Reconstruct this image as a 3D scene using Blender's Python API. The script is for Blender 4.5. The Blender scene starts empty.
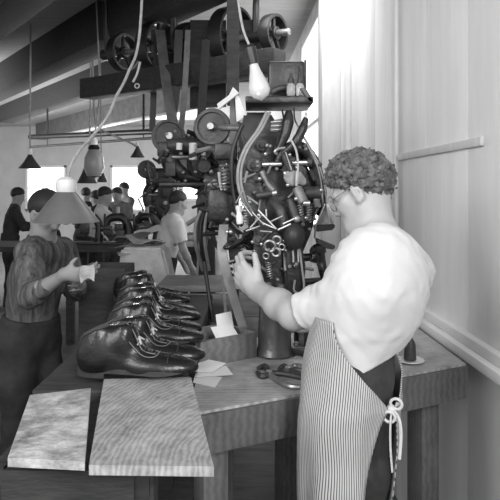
import bpy, bmesh, math, random
import numpy as np
from mathutils import Vector, Matrix
PI = math.pi
scene = bpy.context.scene
COL = scene.collection
FOC, HOR, HC = 600.0, 190.0, 1.5          # focal length (px of a 500 px frame), horizon row, eye height

def at(px, py, Y):
    return Vector(((px-250)/FOC*Y, Y, HC-(py-HOR)/FOC*Y))
def onz(px, py, z):
    Y = (HC-z)*FOC/(py-HOR)
    return Vector(((px-250)/FOC*Y, Y, z))

# ------------------------------------------------------------------ materials
def g(v): return (v, v, v, 1)
def nt(name):
    m = bpy.data.materials.new(name); m.use_nodes = True
    return m, m.node_tree.nodes, m.node_tree.links, m.node_tree.nodes['Principled BSDF']
def mat(name, v, rough=.6, metal=0, var=.15, scale=12, bump=.0, bscale=60, spec=.5, stretch=(1,1,1), v2=None):
    m, N, L, b = nt(name)
    tc = N.new('ShaderNodeTexCoord'); mp = N.new('ShaderNodeMapping'); mp.inputs['Scale'].default_value = stretch
    L.new(tc.outputs['Object'], mp.inputs[0])
    n = N.new('ShaderNodeTexNoise'); n.inputs['Scale'].default_value = scale; n.inputs['Detail'].default_value = 6; n.inputs['Roughness'].default_value = .65
    L.new(mp.outputs[0], n.inputs['Vector'])
    r = N.new('ShaderNodeValToRGB')
    r.color_ramp.elements[0].position = .3; r.color_ramp.elements[1].position = .7
    lo = v*(1-var) if v2 is None else v2
    r.color_ramp.elements[0].color = g(lo); r.color_ramp.elements[1].color = g(v*(1+var) if v2 is None else v)
    L.new(n.outputs[0], r.inputs[0]); L.new(r.outputs[0], b.inputs['Base Color'])
    b.inputs['Roughness'].default_value = rough; b.inputs['Metallic'].default_value = metal
    b.inputs['Specular IOR Level'].default_value = spec
    if bump:
        n2 = N.new('ShaderNodeTexNoise'); n2.inputs['Scale'].default_value = bscale; n2.inputs['Detail'].default_value = 4
        L.new(mp.outputs[0], n2.inputs['Vector'])
        bp = N.new('ShaderNodeBump'); bp.inputs['Strength'].default_value = bump; bp.inputs['Distance'].default_value = .01
        L.new(n2.outputs[0], bp.inputs['Height']); L.new(bp.outputs[0], b.inputs['Normal'])
    return m
def wood(name, lo, hi, rough=.65, scale=9, stretch=(1, 8, 8), dist=3.0, rings=False, rot=0, wv=.16, ns=9):
    m, N, L, b = nt(name)
    tc = N.new('ShaderNodeTexCoord'); mp = N.new('ShaderNodeMapping'); mp.inputs['Scale'].default_value = stretch
    mp.inputs['Rotation'].default_value = (0, 0, rot)
    L.new(tc.outputs['Object'], mp.inputs[0])
    w = N.new('ShaderNodeTexWave'); w.wave_type = 'RINGS' if rings else 'BANDS'
    if rings: w.rings_direction = 'Z'; mp.inputs['Location'].default_value = (-.34, .20, 0)
    else: w.bands_direction = 'Y'
    w.inputs['Scale'].default_value = scale; w.inputs['Distortion'].default_value = dist; w.inputs['Detail'].default_value = 3
    w.inputs['Detail Scale'].default_value = 1.2
    L.new(mp.outputs[0], w.inputs['Vector'])
    n = N.new('ShaderNodeTexNoise'); n.inputs['Scale'].default_value = ns; n.inputs['Detail'].default_value = 8; n.inputs['Roughness'].default_value = .7
    L.new(tc.outputs['Object'], n.inputs['Vector'])
    mx = N.new('ShaderNodeMath'); mx.operation = 'MULTIPLY_ADD'; mx.inputs[1].default_value = wv
    L.new(w.outputs['Fac'], mx.inputs[0])
    m2 = N.new('ShaderNodeMath'); m2.operation = 'MULTIPLY'; m2.inputs[1].default_value = .72
    L.new(n.outputs[0], m2.inputs[0]); L.new(m2.outputs[0], mx.inputs[2])
    r = N.new('ShaderNodeValToRGB'); r.color_ramp.elements[0].position = .25; r.color_ramp.elements[1].position = .8
    r.color_ramp.elements[0].color = g(lo); r.color_ramp.elements[1].color = g(hi)
    L.new(mx.outputs[0], r.inputs[0]); L.new(r.outputs[0], b.inputs['Base Color'])
    b.inputs['Roughness'].default_value = rough
    bp = N.new('ShaderNodeBump'); bp.inputs['Strength'].default_value = .25; bp.inputs['Distance'].default_value = .004
    L.new(mx.outputs[0], bp.inputs['Height']); L.new(bp.outputs[0], b.inputs['Normal'])
    return m
def emis(name, v, s):
    m, N, L, b = nt(name)
    b.inputs['Base Color'].default_value = g(.8); b.inputs['Emission Color'].default_value = g(v); b.inputs['Emission Strength'].default_value = s
    return m
def glass(name, v=.9, rough=.05, mix=.5):
    m, N, L, b = nt(name)
    b.inputs['Base Color'].default_value = g(v); b.inputs['Roughness'].default_value = rough
    b.inputs['Transmission Weight'].default_value = mix; b.inputs['IOR'].default_value = 1.45
    return m
def stripes(name, lo, hi, freq, duty=.5, rough=.85):
    m, N, L, b = nt(name)
    tc = N.new('ShaderNodeTexCoord'); sx = N.new('ShaderNodeSeparateXYZ'); L.new(tc.outputs['UV'], sx.inputs[0])
    a = N.new('ShaderNodeMath'); a.operation = 'MULTIPLY'; a.inputs[1].default_value = freq*2*PI; L.new(sx.outputs[0], a.inputs[0])
    s = N.new('ShaderNodeMath'); s.operation = 'SINE'; L.new(a.outputs[0], s.inputs[0])
    n = N.new('ShaderNodeTexNoise'); n.inputs['Scale'].default_value = 9; n.inputs['Detail'].default_value = 5; L.new(tc.outputs['Object'], n.inputs['Vector'])
    ad = N.new('ShaderNodeMath'); ad.operation = 'MULTIPLY_ADD'; ad.inputs[1].default_value = .5; ad.inputs[2].default_value = duty; L.new(s.outputs[0], ad.inputs[0])
    r = N.new('ShaderNodeValToRGB'); r.color_ramp.elements[0].position = .25; r.color_ramp.elements[1].position = .75
    r.color_ramp.elements[0].color = g(lo); r.color_ramp.elements[1].color = g(hi)
    L.new(ad.outputs[0], r.inputs[0])
    mm = N.new('ShaderNodeMixRGB'); mm.blend_type = 'MULTIPLY'; mm.inputs[0].default_value = .45
    L.new(r.outputs[0], mm.inputs[1]); L.new(n.outputs[0], mm.inputs[2])
    L.new(mm.outputs[0], b.inputs['Base Color']); b.inputs['Roughness'].default_value = rough
    return m

M = {}
M['iron'] = mat('black_iron', .014, .42, .0, .5, 14, .25, 50, spec=.6)
M['iron2'] = mat('grey_cast_iron', .055, .5, .2, .4, 18, .3, 60)
M['iron3'] = mat('worn_grey_casting', .22, .5, .3, .35, 22, .25, 60)
M['steel'] = mat('bright_steel', .62, .28, .85, .25, 25)
M['steel2'] = mat('dull_steel', .32, .38, .7, .35, 25)
M['rubber'] = mat('dark_rubber', .02, .5, 0, .3, 20)
M['hose'] = mat('grey_hose', .26, .45, 0, .2, 30)
M['hose_pale'] = mat('pale_hose', .40, .5, 0, .2, 30)
M['leather'] = mat('black_leather', .008, .27, 0, .45, 14, .12, 160, spec=.5)
M['leather_dull'] = mat('dull_black_leather', .035, .5, 0, .45, 14, .12, 160)
M['sole'] = mat('sole_edge', .03, .45, 0, .3, 25)
M['lining'] = mat('shoe_lining', .05, .8)
M['thread'] = mat('pale_thread', .17, .7)
M['lace'] = mat('pale_lace', .55, .8)
M['lastwood'] = mat('last_wood', .06, .6)
M['skin'] = mat('skin', .43, .5, 0, .04, 9, .06, 120, spec=.35)
M['skin_far'] = mat('skin_far', .30, .6, 0, .05, 9)
M['hair'] = mat('curly_hair', .05, .7, 0, .6, 55, 1., 90, spec=.35, v2=.03)
M['hair'].node_tree.nodes['Color Ramp'].color_ramp.elements[1].color = g(.20)
M['hair_far'] = mat('dark_hair', .02, .6)
M['shirt'] = mat('white_shirt', .66, .9, 0, .03, 7, .12, 40, spec=.1)
M['shirt_far'] = mat('pale_shirt', .62, .9, 0, .06, 7, spec=.1)
M['dark_cloth'] = mat('dark_cloth', .045, .9, 0, .35, 10, spec=.1)
M['mid_cloth'] = mat('grey_cloth', .16, .9, 0, .3, 10, spec=.1)
M['trousers'] = mat('dark_trousers', .06, .9, 0, .3, 14, .2, 90, spec=.1)
M['apron'] = stripes('striped_apron', .10, .72, 175, .66)
M['stripe_shirt'] = mat('striped_shirt', .20, .9, 0, .5, 3, stretch=(14, 14, 1.2), v2=.03, spec=.1)
M['tape'] = mat('white_tape', .6, .85)
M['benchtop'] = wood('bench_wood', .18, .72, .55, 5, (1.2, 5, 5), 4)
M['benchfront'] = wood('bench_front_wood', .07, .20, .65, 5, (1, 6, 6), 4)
M['crate'] = wood('crate_wood', .10, .27, .7, 4, (1, 4, 9), 5)
M['plank'] = wood('plank_wood', .14, .34, .7, 5, (1, 3, 9), 4)
M['ply'] = wood('plywood', .14, .66, .6, 15, (2.0, 1.0, 1), 7.0, True, wv=.13, ns=22)
M['rough'] = mat('rough_pale_board', .60, .8, 0, .5, 22, .5, 60, v2=.10)
M['darkwood'] = mat('dark_timber', .028, .75, 0, .5, 9, .3, 40, stretch=(1, 4, 4))
M['beam'] = mat('grey_timber', .17, .75, 0, .3, 6, .2, 40)
M['paper'] = mat('white_paper', .78, .8, 0, .04)
M['sacking'] = mat('pale_sacking', .42, .9, 0, .2, 16, .4, 140)
M['hide'] = mat('grey_hide', .30, .7, 0, .35, 12)
M['hide_dark'] = mat('dark_hide', .09, .6, 0, .35, 12)
M['shade'] = mat('grey_enamel_shade', .13, .4, 0, .15, 9)
M['shade_dark'] = mat('dark_enamel_shade', .05, .4)
M['cord'] = mat('cloth_cord', .34, .8, 0, .3, 60)
M['bulb'] = glass('bulb_glass', .92, .06, .45)
M['jar'] = glass('jar_glass', .8, .05, .6)
M['porcelain'] = mat('white_porcelain', .75, .3)
M['belt'] = mat('leather_belt', .11, .6, 0, .4, 10)
M['strap'] = mat('leather_strap', .24, .55, 0, .3, 16)
M['wall'] = mat('painted_boards', .80, .8, 0, .06, 4, .1, 30, stretch=(3, 3, .5))
M['wall2'] = mat('painted_post', .58, .8, 0, .10, 5, .1, 30, stretch=(3, 3, .5))
M['trimw'] = mat('painted_trim', .72, .7, 0, .05, 5)
M['wallback'] = mat('back_wall_paint', .55, .9, 0, .1, 2)
M['ceiling'] = mat('ceiling_boards', .50, .9, 0, .15, 2, stretch=(1, 6, 1))
M['floor'] = mat('floor_boards', .09, .8, 0, .4, 3, stretch=(1, 7, 1))
M['daylight'] = emis('daylit_window', 1, 2.6)
M['column'] = mat('worn_iron_column', .12, .36, .6, .35, 10, .15, 50)
M['lens'] = glass('spectacle_lens', .9, .05, .9)

# ------------------------------------------------------------------ mesh building
class MB:
    def __init__(s): s.bm = bmesh.new()
    def _xf(s, vs, mtx): bmesh.ops.transform(s.bm, matrix=mtx, verts=vs)
    def box(s, c, size, rot=None, bev=.0, seg=2):
        r = bmesh.ops.create_cube(s.bm, size=1); vs = r['verts']
        bmesh.ops.scale(s.bm, vec=Vector(size), verts=vs)
        if bev:
            es = list({e for v in vs for e in v.link_edges})
            q = bmesh.ops.bevel(s.bm, geom=es, offset=bev, segments=seg, profile=.5, affect='EDGES')
            vs = list({v for f in q['faces'] for v in f.verts} | {v for v in vs if v.is_valid})
        m = Matrix.Translation(Vector(c)) @ (rot.to_4x4() if rot is not None else Matrix.Identity(4))
        s._xf(vs, m); return s
    def prism(s, pts, off):                     # polygon pts (3-D, planar) extruded by vector off
        off = Vector(off); a = [s.bm.verts.new(Vector(p)) for p in pts]; b = [s.bm.verts.new(Vector(p)+off) for p in pts]
        n = len(a)
        s.bm.faces.new(a[::-1]); s.bm.faces.new(b)
        for i in range(n): s.bm.faces.new((a[i], a[(i+1) % n], b[(i+1) % n], b[i]))
        return s
    def tube(s, pts, r, n=10, cap=True, smooth=True, flat=None):
        pts = [Vector(p) for p in pts]
        if smooth and len(pts) > 2: pts, r = crom(pts, r)
        if not isinstance(r, (list, tuple)): r = [r]*len(pts)
        rings = []; up = None
        for i, p in enumerate(pts):
            t = (pts[min(i+1, len(pts)-1)]-pts[max(i-1, 0)])
            if t.length < 1e-9: t = Vector((0, 0, 1))
            t.normalize()
            if up is None:
                up = Vector((0, 0, 1)) if abs(t.z) < .9 else Vector((1, 0, 0))
            a = (up-t*up.dot(t)); a.normalize(); up = a; b = t.cross(a)
            ring = []
            for k in range(n):
                an = 2*PI*k/n; ca, sa = math.cos(an), math.sin(an)
                if flat: sa *= flat
                ring.append(s.bm.verts.new(p+(a*ca+b*sa)*r[i]))
            rings.append(ring)
        for i in range(len(rings)-1):
            for k in range(n):
                s.bm.faces.new((rings[i][k], rings[i][(k+1) % n], rings[i+1][(k+1) % n], rings[i+1][k]))
        if cap: s.bm.faces.new(rings[0][::-1]); s.bm.faces.new(rings[-1])
        return s
    def cyl(s, a, b, r, r2=None, n=20, bev=True):
        a, b = Vector(a), Vector(b); r2 = r if r2 is None else r2
        t = (b-a); L = t.length; e = min(r, r2, L)*.12 if bev else 0
        return s.lathe([(0, 0), (r-e, 0), (r, e), (r2, L-e), (r2-e, L), (0, L)], a, t, n)
    def lathe(s, prof, o, axis=(0, 0, 1), n=24):
        ax = Vector(axis).normalized(); h = Vector((0, 0, 1)) if abs(ax.z) < .9 else Vector((1, 0, 0))
        u = ax.cross(h).normalized(); w = ax.cross(u); o = Vector(o); rings = []
        for (r, z) in prof:
            if r < 1e-6: rings.append([s.bm.verts.new(o+ax*z)])
            else: rings.append([s.bm.verts.new(o+ax*z+(u*math.cos(2*PI*k/n)+w*math.sin(2*PI*k/n))*r) for k in range(n)])
        for A, B in zip(rings, rings[1:]):
            for k in range(n):
                k2 = (k+1) % n
                if len(A) == 1 and len(B) == 1: continue
                if len(A) == 1: s.bm.faces.new((A[0], B[k2], B[k]))
                elif len(B) == 1: s.bm.faces.new((A[k], A[k2], B[0]))
                else: s.bm.faces.new((A[k], A[k2], B[k2], B[k]))
        return s
    def ell(s, c, r, rot=None, u=20, v=12):
        q = bmesh.ops.create_uvsphere(s.bm, u_segments=u, v_segments=v, radius=1)
        m = Matrix.Translation(Vector(c)) @ (rot.to_4x4() if rot is not None else Matrix.Identity(4)) @ Matrix.Diagonal((*r, 1))
        s._xf(q['verts'], m); return s
    def torus(s, c, R, r, axis=(0, 0, 1), n=28, m=8, arc=2*PI, start=0):
        ax = Vector(axis).normalized(); h = Vector((0, 0, 1)) if abs(ax.z) < .9 else Vector((1, 0, 0))
        u = ax.cross(h).normalized(); w = ax.cross(u); c = Vector(c); full = arc > 6.28
        rings = []
        for i in range(n if full else n+1):
            t = start+arc*i/n; d = u*math.cos(t)+w*math.sin(t)
            rings.append([s.bm.verts.new(c+d*(R+r*math.cos(2*PI*k/m))+ax*r*math.sin(2*PI*k/m)) for k in range(m)])
        for i in range(n):
            A, B = rings[i], rings[(i+1) % len(rings)]
            for k in range(m): s.bm.faces.new((A[k], A[(k+1) % m], B[(k+1) % m], B[k]))
        return s
    def spring(s, a, b, R, r, turns):
        a, b = Vector(a), Vector(b); ax = (b-a); L = ax.length; ax.normalize()
        h = Vector((0, 0, 1)) if abs(ax.z) < .9 else Vector((1, 0, 0)); u = ax.cross(h).normalized(); w = ax.cross(u)
        n = int(turns*12)
        return s.tube([a+ax*L*i/n+(u*math.cos(2*PI*i/12)+w*math.sin(2*PI*i/12))*R for i in range(n+1)], r, 6, smooth=False)
    def mesh(s, name, o=Vector((0, 0, 0)), smooth=True, ang=40):
        bmesh.ops.recalc_face_normals(s.bm, faces=s.bm.faces)
        me = bpy.data.meshes.new(name)
        bmesh.ops.translate(s.bm, vec=-o, verts=s.bm.verts)
        s.bm.to_mesh(me); s.bm.free()
        if smooth:
            me.polygons.foreach_set('use_smooth', [True]*len(me.polygons))
            me.set_sharp_from_angle(angle=math.radians(ang))
        return me
def crom(pts, r, sub=6):
    rl = r if isinstance(r, (list, tuple)) else [r]*len(pts)
    P, R = [], []
    for i in range(len(pts)-1):
        p0, p1, p2, p3 = pts[max(i-1, 0)], pts[i], pts[i+1], pts[min(i+2, len(pts)-1)]
        for k in range(sub):
            t = k/sub
            P.append(.5*((2*p1)+(p2-p0)*t+(2*p0-5*p1+4*p2-p3)*t*t+(3*p1-p0-3*p2+p3)*t**3))
            R.append(rl[i]*(1-t)+rl[i+1]*t)
    P.append(pts[-1]); R.append(rl[-1])
    return P, R
def wloc(o):
    v = Vector((0, 0, 0))
    while o is not None: v = v+o.location; o = o.parent
    return v
def tag(o, label=None, cat=None, group=None, kind=None):
    if label: o['label'] = label
    if cat: o['category'] = cat
    if group: o['group'] = group
    if kind: o['kind'] = kind
    return o
def empty(name, loc, label=None, cat=None, group=None):
    o = bpy.data.objects.new(name, None); COL.objects.link(o); o.location = loc; o.empty_display_size = .05
    return tag(o, label, cat, group)
def part(name, mb, m, parent, label=None):        # mb is in world coordinates; parent unrotated at build time
    o0 = wloc(parent); me = mb.mesh(name, o0) if isinstance(mb, MB) else mb
    if not isinstance(mb, MB): me.transform(Matrix.Translation(-o0))
    o = bpy.data.objects.new(name, me); COL.objects.link(o); me.materials.append(m); o.parent = parent
    if label: o['label'] = label
    return o
def solo(name, mb, m, label, cat, group=None, kind=None):
    me = mb.mesh(name) if isinstance(mb, MB) else mb
    co = np.empty(len(me.vertices)*3, np.float32); me.vertices.foreach_get('co', co); co = co.reshape(-1, 3)
    lo, hi = co.min(0), co.max(0); c = Vector(((lo[0]+hi[0])/2, (lo[1]+hi[1])/2, lo[2]))
    me.transform(Matrix.Translation(-c))
    o = bpy.data.objects.new(name, me); COL.objects.link(o); me.materials.append(m); o.location = c
    return tag(o, label, cat, group, kind)
def struct(name, mb, m, parent=None):
    if parent: return part(name, mb, m, parent)
    return solo(name, mb, m, None, None, kind='structure')
def dup(root, loc, rotz, label, group=None, scale=1):
    r = root.copy(); COL.objects.link(r); r.location = loc; r.rotation_euler = (0, 0, rotz); r.scale = (scale,)*3
    r['label'] = label
    if group: r['group'] = group
    for ch in list(root.children):
        c = ch.copy(); COL.objects.link(c); c.parent = r
        for q in list(ch.children):
            d = q.copy(); COL.objects.link(d); d.parent = c
    return r
def Rz(a): return Matrix.Rotation(a, 3, 'Z')
def axes(x, z):                                    # rotation whose X is x and whose Z is close to z
    x = Vector(x).normalized(); z = Vector(z); z = (z-x*z.dot(x)).normalized(); y = z.cross(x)
    return Matrix((x, y, z)).transposed()

# ------------------------------------------------------------------ signed-distance modelling (bodies, clothes, shoes)
def rc(a, b, r1, r2=None, k=.03): return ('rc', np.array(a, float), np.array(b, float), r1, r1 if r2 is None else r2, k)
def el(c, rad, ax=None, k=.03):
    A = np.eye(3) if ax is None else np.array([[*v] for v in ax], float)   # rows = local axes
    return ('el', np.array(c, float), np.array(rad, float), A, None, k)
def pd(p, P):
    if p[0] == 'rc':
        a, b = p[1].astype(np.float32), p[2].astype(np.float32); ba = b-a; q = P-a
        t = np.clip((q@ba)/max(float(ba@ba), 1e-12), 0, 1)
        return np.linalg.norm(q-t[..., None]*ba, axis=-1)-(p[3]+(p[4]-p[3])*t)
    q = (P-p[1].astype(np.float32))@p[3].T.astype(np.float32)
    r = p[2].astype(np.float32)
    k0 = np.linalg.norm(q/r, axis=-1); k1 = np.linalg.norm(q/(r*r), axis=-1)
    return k0*(k0-1)/np.maximum(k1, 1e-6)
def pbox(p):
    if p[0] == 'rc':
        r = max(p[3], p[4]); return np.minimum(p[1], p[2])-r, np.maximum(p[1], p[2])+r
    e = np.abs(p[3].T)@p[2]; return p[1]-e, p[1]+e
def smin(a, b, k):
    h = np.clip(.5+.5*(b-a)/k, 0, 1); return b+(a-b)*h-k*h*(1-h)
def seval(prims, P):
    P = np.asarray(P, np.float32); d = np.full(P.shape[:-1], 9., np.float32)
    for p in prims: d = smin(d, pd(p, P), p[5])
    return d
def smesh(name, prims, h, inflate=0., disp=None, cuts=(), carve=(), smooth_iter=0):
    lo = np.min([pbox(p)[0] for p in prims], 0)-inflate-.03; hi = np.max([pbox(p)[1] for p in prims], 0)+inflate+.03
    n = np.ceil((hi-lo)/h).astype(int)+1
    ax = [(lo[i]+h*np.arange(n[i])).astype(np.float32) for i in range(3)]
    D = np.full(n, 9., np.float32)
    for p in prims:
        a, b = pbox(p); mg = p[5]+3*h+inflate+.012
        i0 = np.maximum(np.floor((a-mg-lo)/h).astype(int), 0); i1 = np.minimum(np.ceil((b+mg-lo)/h).astype(int)+1, n)
        sl = tuple(slice(i0[i], i1[i]) for i in range(3))
        P = np.stack(np.meshgrid(*[ax[i][sl[i]] for i in range(3)], indexing='ij'), -1)
        D[sl] = smin(D[sl], pd(p, P).astype(np.float32), p[5])
    for (p, k) in carve:                          # smooth subtraction of small prims
        a, b = pbox(p); mg = k+3*h
        i0 = np.maximum(np.floor((a-mg-lo)/h).astype(int), 0); i1 = np.minimum(np.ceil((b+mg-lo)/h).astype(int)+1, n)
        sl = tuple(slice(i0[i], i1[i]) for i in range(3))
        P = np.stack(np.meshgrid(*[ax[i][sl[i]] for i in range(3)], indexing='ij'), -1)
        D[sl] = -smin(-D[sl], pd(p, P).astype(np.float32), k)
    D -= inflate
    if disp is not None or cuts:
        P = np.stack(np.meshgrid(*ax, indexing='ij'), -1)
        if disp is not None:
            near = np.abs(D) < .05; D[near] -= disp(P[near]).astype(np.float32)
        for c in cuts: D = np.maximum(D, c(P).astype(np.float32))
    D[[0, -1]] = 1; D[:, [0, -1]] = 1; D[:, :, [0, -1]] = 1
    return nets(name, D, lo, h)
def nets(name, D, lo, h):
    S = D < 0
    c = np.zeros(tuple(np.array(D.shape)-1), np.int8)
    for dx in (0, 1):
        for dy in (0, 1):
            for dz in (0, 1): c += S[dx:S.shape[0]-1+dx, dy:S.shape[1]-1+dy, dz:S.shape[2]-1+dz]
    I = np.argwhere((c > 0) & (c < 8)); idx = np.full(c.shape, -1, np.int32); idx[I[:, 0], I[:, 1], I[:, 2]] = np.arange(len(I))
    acc = np.zeros((len(I), 3)); cnt = np.zeros(len(I))
    cor = [(a, b, d) for a in (0, 1) for b in (0, 1) for d in (0, 1)]
    V = {q: D[I[:, 0]+q[0], I[:, 1]+q[1], I[:, 2]+q[2]] for q in cor}
    for q in cor:
        for a in range(3):
            if q[a] == 0:
                q2 = tuple(q[i]+(1 if i == a else 0) for i in range(3)); v1, v2 = V[q], V[q2]
                m = (v1 < 0) != (v2 < 0)
                t = np.where(m, v1/np.where(m, v1-v2, 1), 0)
                pos = np.tile(np.array(q, float), (len(I), 1)); pos[:, a] += t
                acc[m] += pos[m]; cnt[m] += 1
    co = lo+h*(I+acc/cnt[:, None])
    F = []
    for a in range(3):
        b, d = (a+1) % 3, (a+2) % 3
        s0 = [slice(None)]*3; s1 = [slice(None)]*3; s0[a] = slice(0, -1); s1[a] = slice(1, None)
        A, B = S[tuple(s0)], S[tuple(s1)]
        E = np.argwhere(A != B); E = E[(E[:, b] > 0) & (E[:, d] > 0) & (E[:, b] < c.shape[b]) & (E[:, d] < c.shape[d])]
        ins = A[E[:, 0], E[:, 1], E[:, 2]]
        def cell(ob, od):
            e = E.copy(); e[:, b] -= ob; e[:, d] -= od; return idx[e[:, 0], e[:, 1], e[:, 2]]
        q = np.stack([cell(1, 1), cell(0, 1), cell(0, 0), cell(1, 0)], 1)
        q[~ins] = q[~ins][:, ::-1]; F.append(q)
    F = np.concatenate(F); F = F[(F >= 0).all(1)]
    me = bpy.data.meshes.new(name)
    me.vertices.add(len(co)); me.vertices.foreach_set('co', co.astype(np.float32).ravel())
    me.loops.add(F.size); me.loops.foreach_set('vertex_index', F.astype(np.int32).ravel())
    me.polygons.add(len(F)); me.polygons.foreach_set('loop_start', np.arange(0, F.size, 4, dtype=np.int32))
    me.update(calc_edges=True); me.validate()
    me.polygons.foreach_set('use_smooth', [True]*len(me.polygons))
    return me
def wob(P, s, a, ph=0.):
    x, y, z = P[..., 0]*s, P[..., 1]*s, P[..., 2]*s
    return a*(np.sin(x*1.0+1.7*np.sin(y*.7+ph))*np.sin(y*1.1+1.3*np.sin(z*.8+ph*2))*np.sin(z*.9+1.5*np.sin(x*.6+ph)))
def plane(p, n):
    p = np.array(p, np.float32); n = np.array(Vector(n).normalized(), np.float32)
    return lambda P: (P-p)@n                      # keeps the side opposite to n

# ------------------------------------------------------------------ camera, world, lights
cam = bpy.data.cameras.new('camera'); co = bpy.data.objects.new('camera', cam); COL.objects.link(co)
co.location = (0, 0, HC); co.rotation_euler = (PI/2, 0, 0); cam.sensor_width = 36; cam.lens = FOC/500*36; cam.shift_y = (HOR-250)/500
cam.clip_start = .02; scene.camera = co
w = bpy.data.worlds.new('overcast_daylight'); scene.world = w; w.use_nodes = True
w.node_tree.nodes['Background'].inputs[0].default_value = g(.9); w.node_tree.nodes['Background'].inputs[1].default_value = .95
def area(name, loc, target, size, power, sy=None):
    l = bpy.data.lights.new(name, 'AREA'); l.energy = power; l.size = size
    if sy: l.shape = 'RECTANGLE'; l.size_y = sy
    o = bpy.data.objects.new(name, l); COL.objects.link(o); o.location = loc
    o.rotation_euler = (Vector(target)-Vector(loc)).to_track_quat('-Z', 'Y').to_euler(); return o
area('window_daylight', (1.3, -1.6, 2.7), (.2, 1.9, 1.1), 1.6, 195, 1.6)
wl_light = area('window_daylight_left', (-1.9, -.6, 2.7), (.75, 2.6, 1.75), 1.4, 13, 1.4); wl_light.data.spread = math.radians(75)  # added fill lamp that brightens the right wall, no window there
area('back_window_daylight', (-2.9, 15.5, 2.0), (-2.2, 6, 1.3), 2.2, 320, 1.6)
area('hall_daylight', (-5.6, 9, 1.6), (-2.5, 14, 2.6), 3.0, 190, 1.2)  # added fill lamp inside the hall, lifts the back wall and ceiling
area('side_window_daylight', (.35, 4.0, 2.9), (.75, 4.2, 1.0), .8, 14, .8)  # added lamp inside the room, boosts the right wall near the post
scene.view_settings.view_transform = 'Standard'; scene.view_settings.look = 'None'
scene.view_settings.exposure = .10; scene.view_settings.gamma = 1

# ------------------------------------------------------------------ the room
def wx(Y): return .80-.03*Y                       # right wall plane
struct('floor', MB().box((-2.6, 7, -.05), (9.6, 22, .1)), M['floor'])
struct('ceiling', MB().box((-2.6, 9, 3.35), (9.6, 18, .1)), M['ceiling'])
rw = Rz(math.atan2(.03, 1))
def wallbox(mb, y0, y1, z0, z1, d0, d1, bev=0):    # d = distance into the room from the wall plane
    c = Vector((wx((y0+y1)/2), (y0+y1)/2, (z0+z1)/2)); n = Vector((-1, -.03, 0)).normalized()
    return mb.box(c+n*(d0+d1)/2, (abs(d1-d0), y1-y0, z1-z0), rw, bev)
mb = MB(); y = -.6; k = 0
while y < 17.2:                                    # vertical boards with narrow grooves
    wallbox(mb, y, y+.437, 0, 3.3, -.03, 0, .002); y += .44; k += 1
wallbox(mb, -.6, 17.2, 0, 3.3, -.08, -.025)
struct('wall_right', mb, M['wall'])
mb = MB(); wallbox(mb, 4.40, 4.62, 0, 3.3, .0, .14, .006); struct('trim_1', mb, M['wall2'])
mb = MB(); wallbox(mb, 4.02, 4.12, 0, 3.3, .0, .035, .006); struct('trim_2', mb, M['trimw'])
mb = MB(); wallbox(mb, 1.9, 2.86, 1.64, 1.67, .0, .014, .004); struct('trim_3', mb, M['wall2'])
mb = MB(); wallbox(mb, 2.88, 2.96, .95, 3.3, .0, .02, .004); struct('trim_4', mb, M['trimw'])
mb = MB(); wallbox(mb, 1.3, 4.3, .985, 1.02, .0, .03, .004); wallbox(mb, 1.3, 4.3, .952, .985, .0, .055, .004); struct('trim_5', mb, M['trimw'])
mb = MB()
for y0, y1 in ((4.75, 4.83), (6.52, 6.6)): wallbox(mb, y0, y1, 1.1, 3.1, .0, .05, .004)
for z0, z1 in ((1.1, 1.18), (2.1, 2.14), (3.02, 3.1)): wallbox(mb, 4.75, 6.6, z0, z1, .0, .05, .004)
wo = struct('window_5', mb, M['trimw'])
mb = MB(); wallbox(mb, 4.82, 6.53, 1.17, 3.03, .004, .014); part('window_pane', mb, M['daylight'], wo)
# back wall with its windows
YB = 17.
mb = MB()
wins = [(-3.95, -2.72, .9, 2.2), (-6.35, -5.2, .9, 2.2), (-1.95, -1.2, 1.2, 2.9), (-.6, .15, .9, 2.3)]
xs = sorted([-7.2]+[v for q in wins for v in q[:2]]+[.4])
for a, b in zip(xs, xs[1:]):
    q = [q for q in wins if abs(q[0]-a) < 1e-6]
    if q: mb.box(((a+b)/2, YB+.1, q[0][2]/2), (b-a, .2, q[0][2])); mb.box(((a+b)/2, YB+.1, (q[0][3]+3.3)/2), (b-a, .2, 3.3-q[0][3]))
    else: mb.box(((a+b)/2, YB+.1, 1.65), (b-a, .2, 3.3))
struct('wall_back', mb, M['wallback'])
for i, (a, b, z0, z1) in enumerate(wins):
    mb = MB()
    for x in (a+.03, b-.03): mb.box((x, YB+.02, (z0+z1)/2), (.06, .12, z1-z0))
    for z in (z0+.03, z1-.03): mb.box(((a+b)/2, YB+.02, z), (b-a, .12, .06))
    wo = struct('window_%d' % (i+1), mb, M['trimw'])
    part('window_pane', MB().box(((a+b)/2, YB+.12, (z0+z1)/2), (b-a-.1, .02, z1-z0-.1)), M['daylight'], wo)
    if i != 0:
        mb = MB(); mb.box(((a+b)/2, YB+.06, (z0+z1)/2), (.03, .03, z1-z0)); mb.box(((a+b)/2, YB+.06, (z0+z1)/2), (b-a, .03, .03))
        part('glazing_bar', mb, M['trimw'], wo)
struct('wall_left', MB().box((-7.25, 10, 1.65), (.1, 14.4, 3.3)), M['wallback'])
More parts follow.
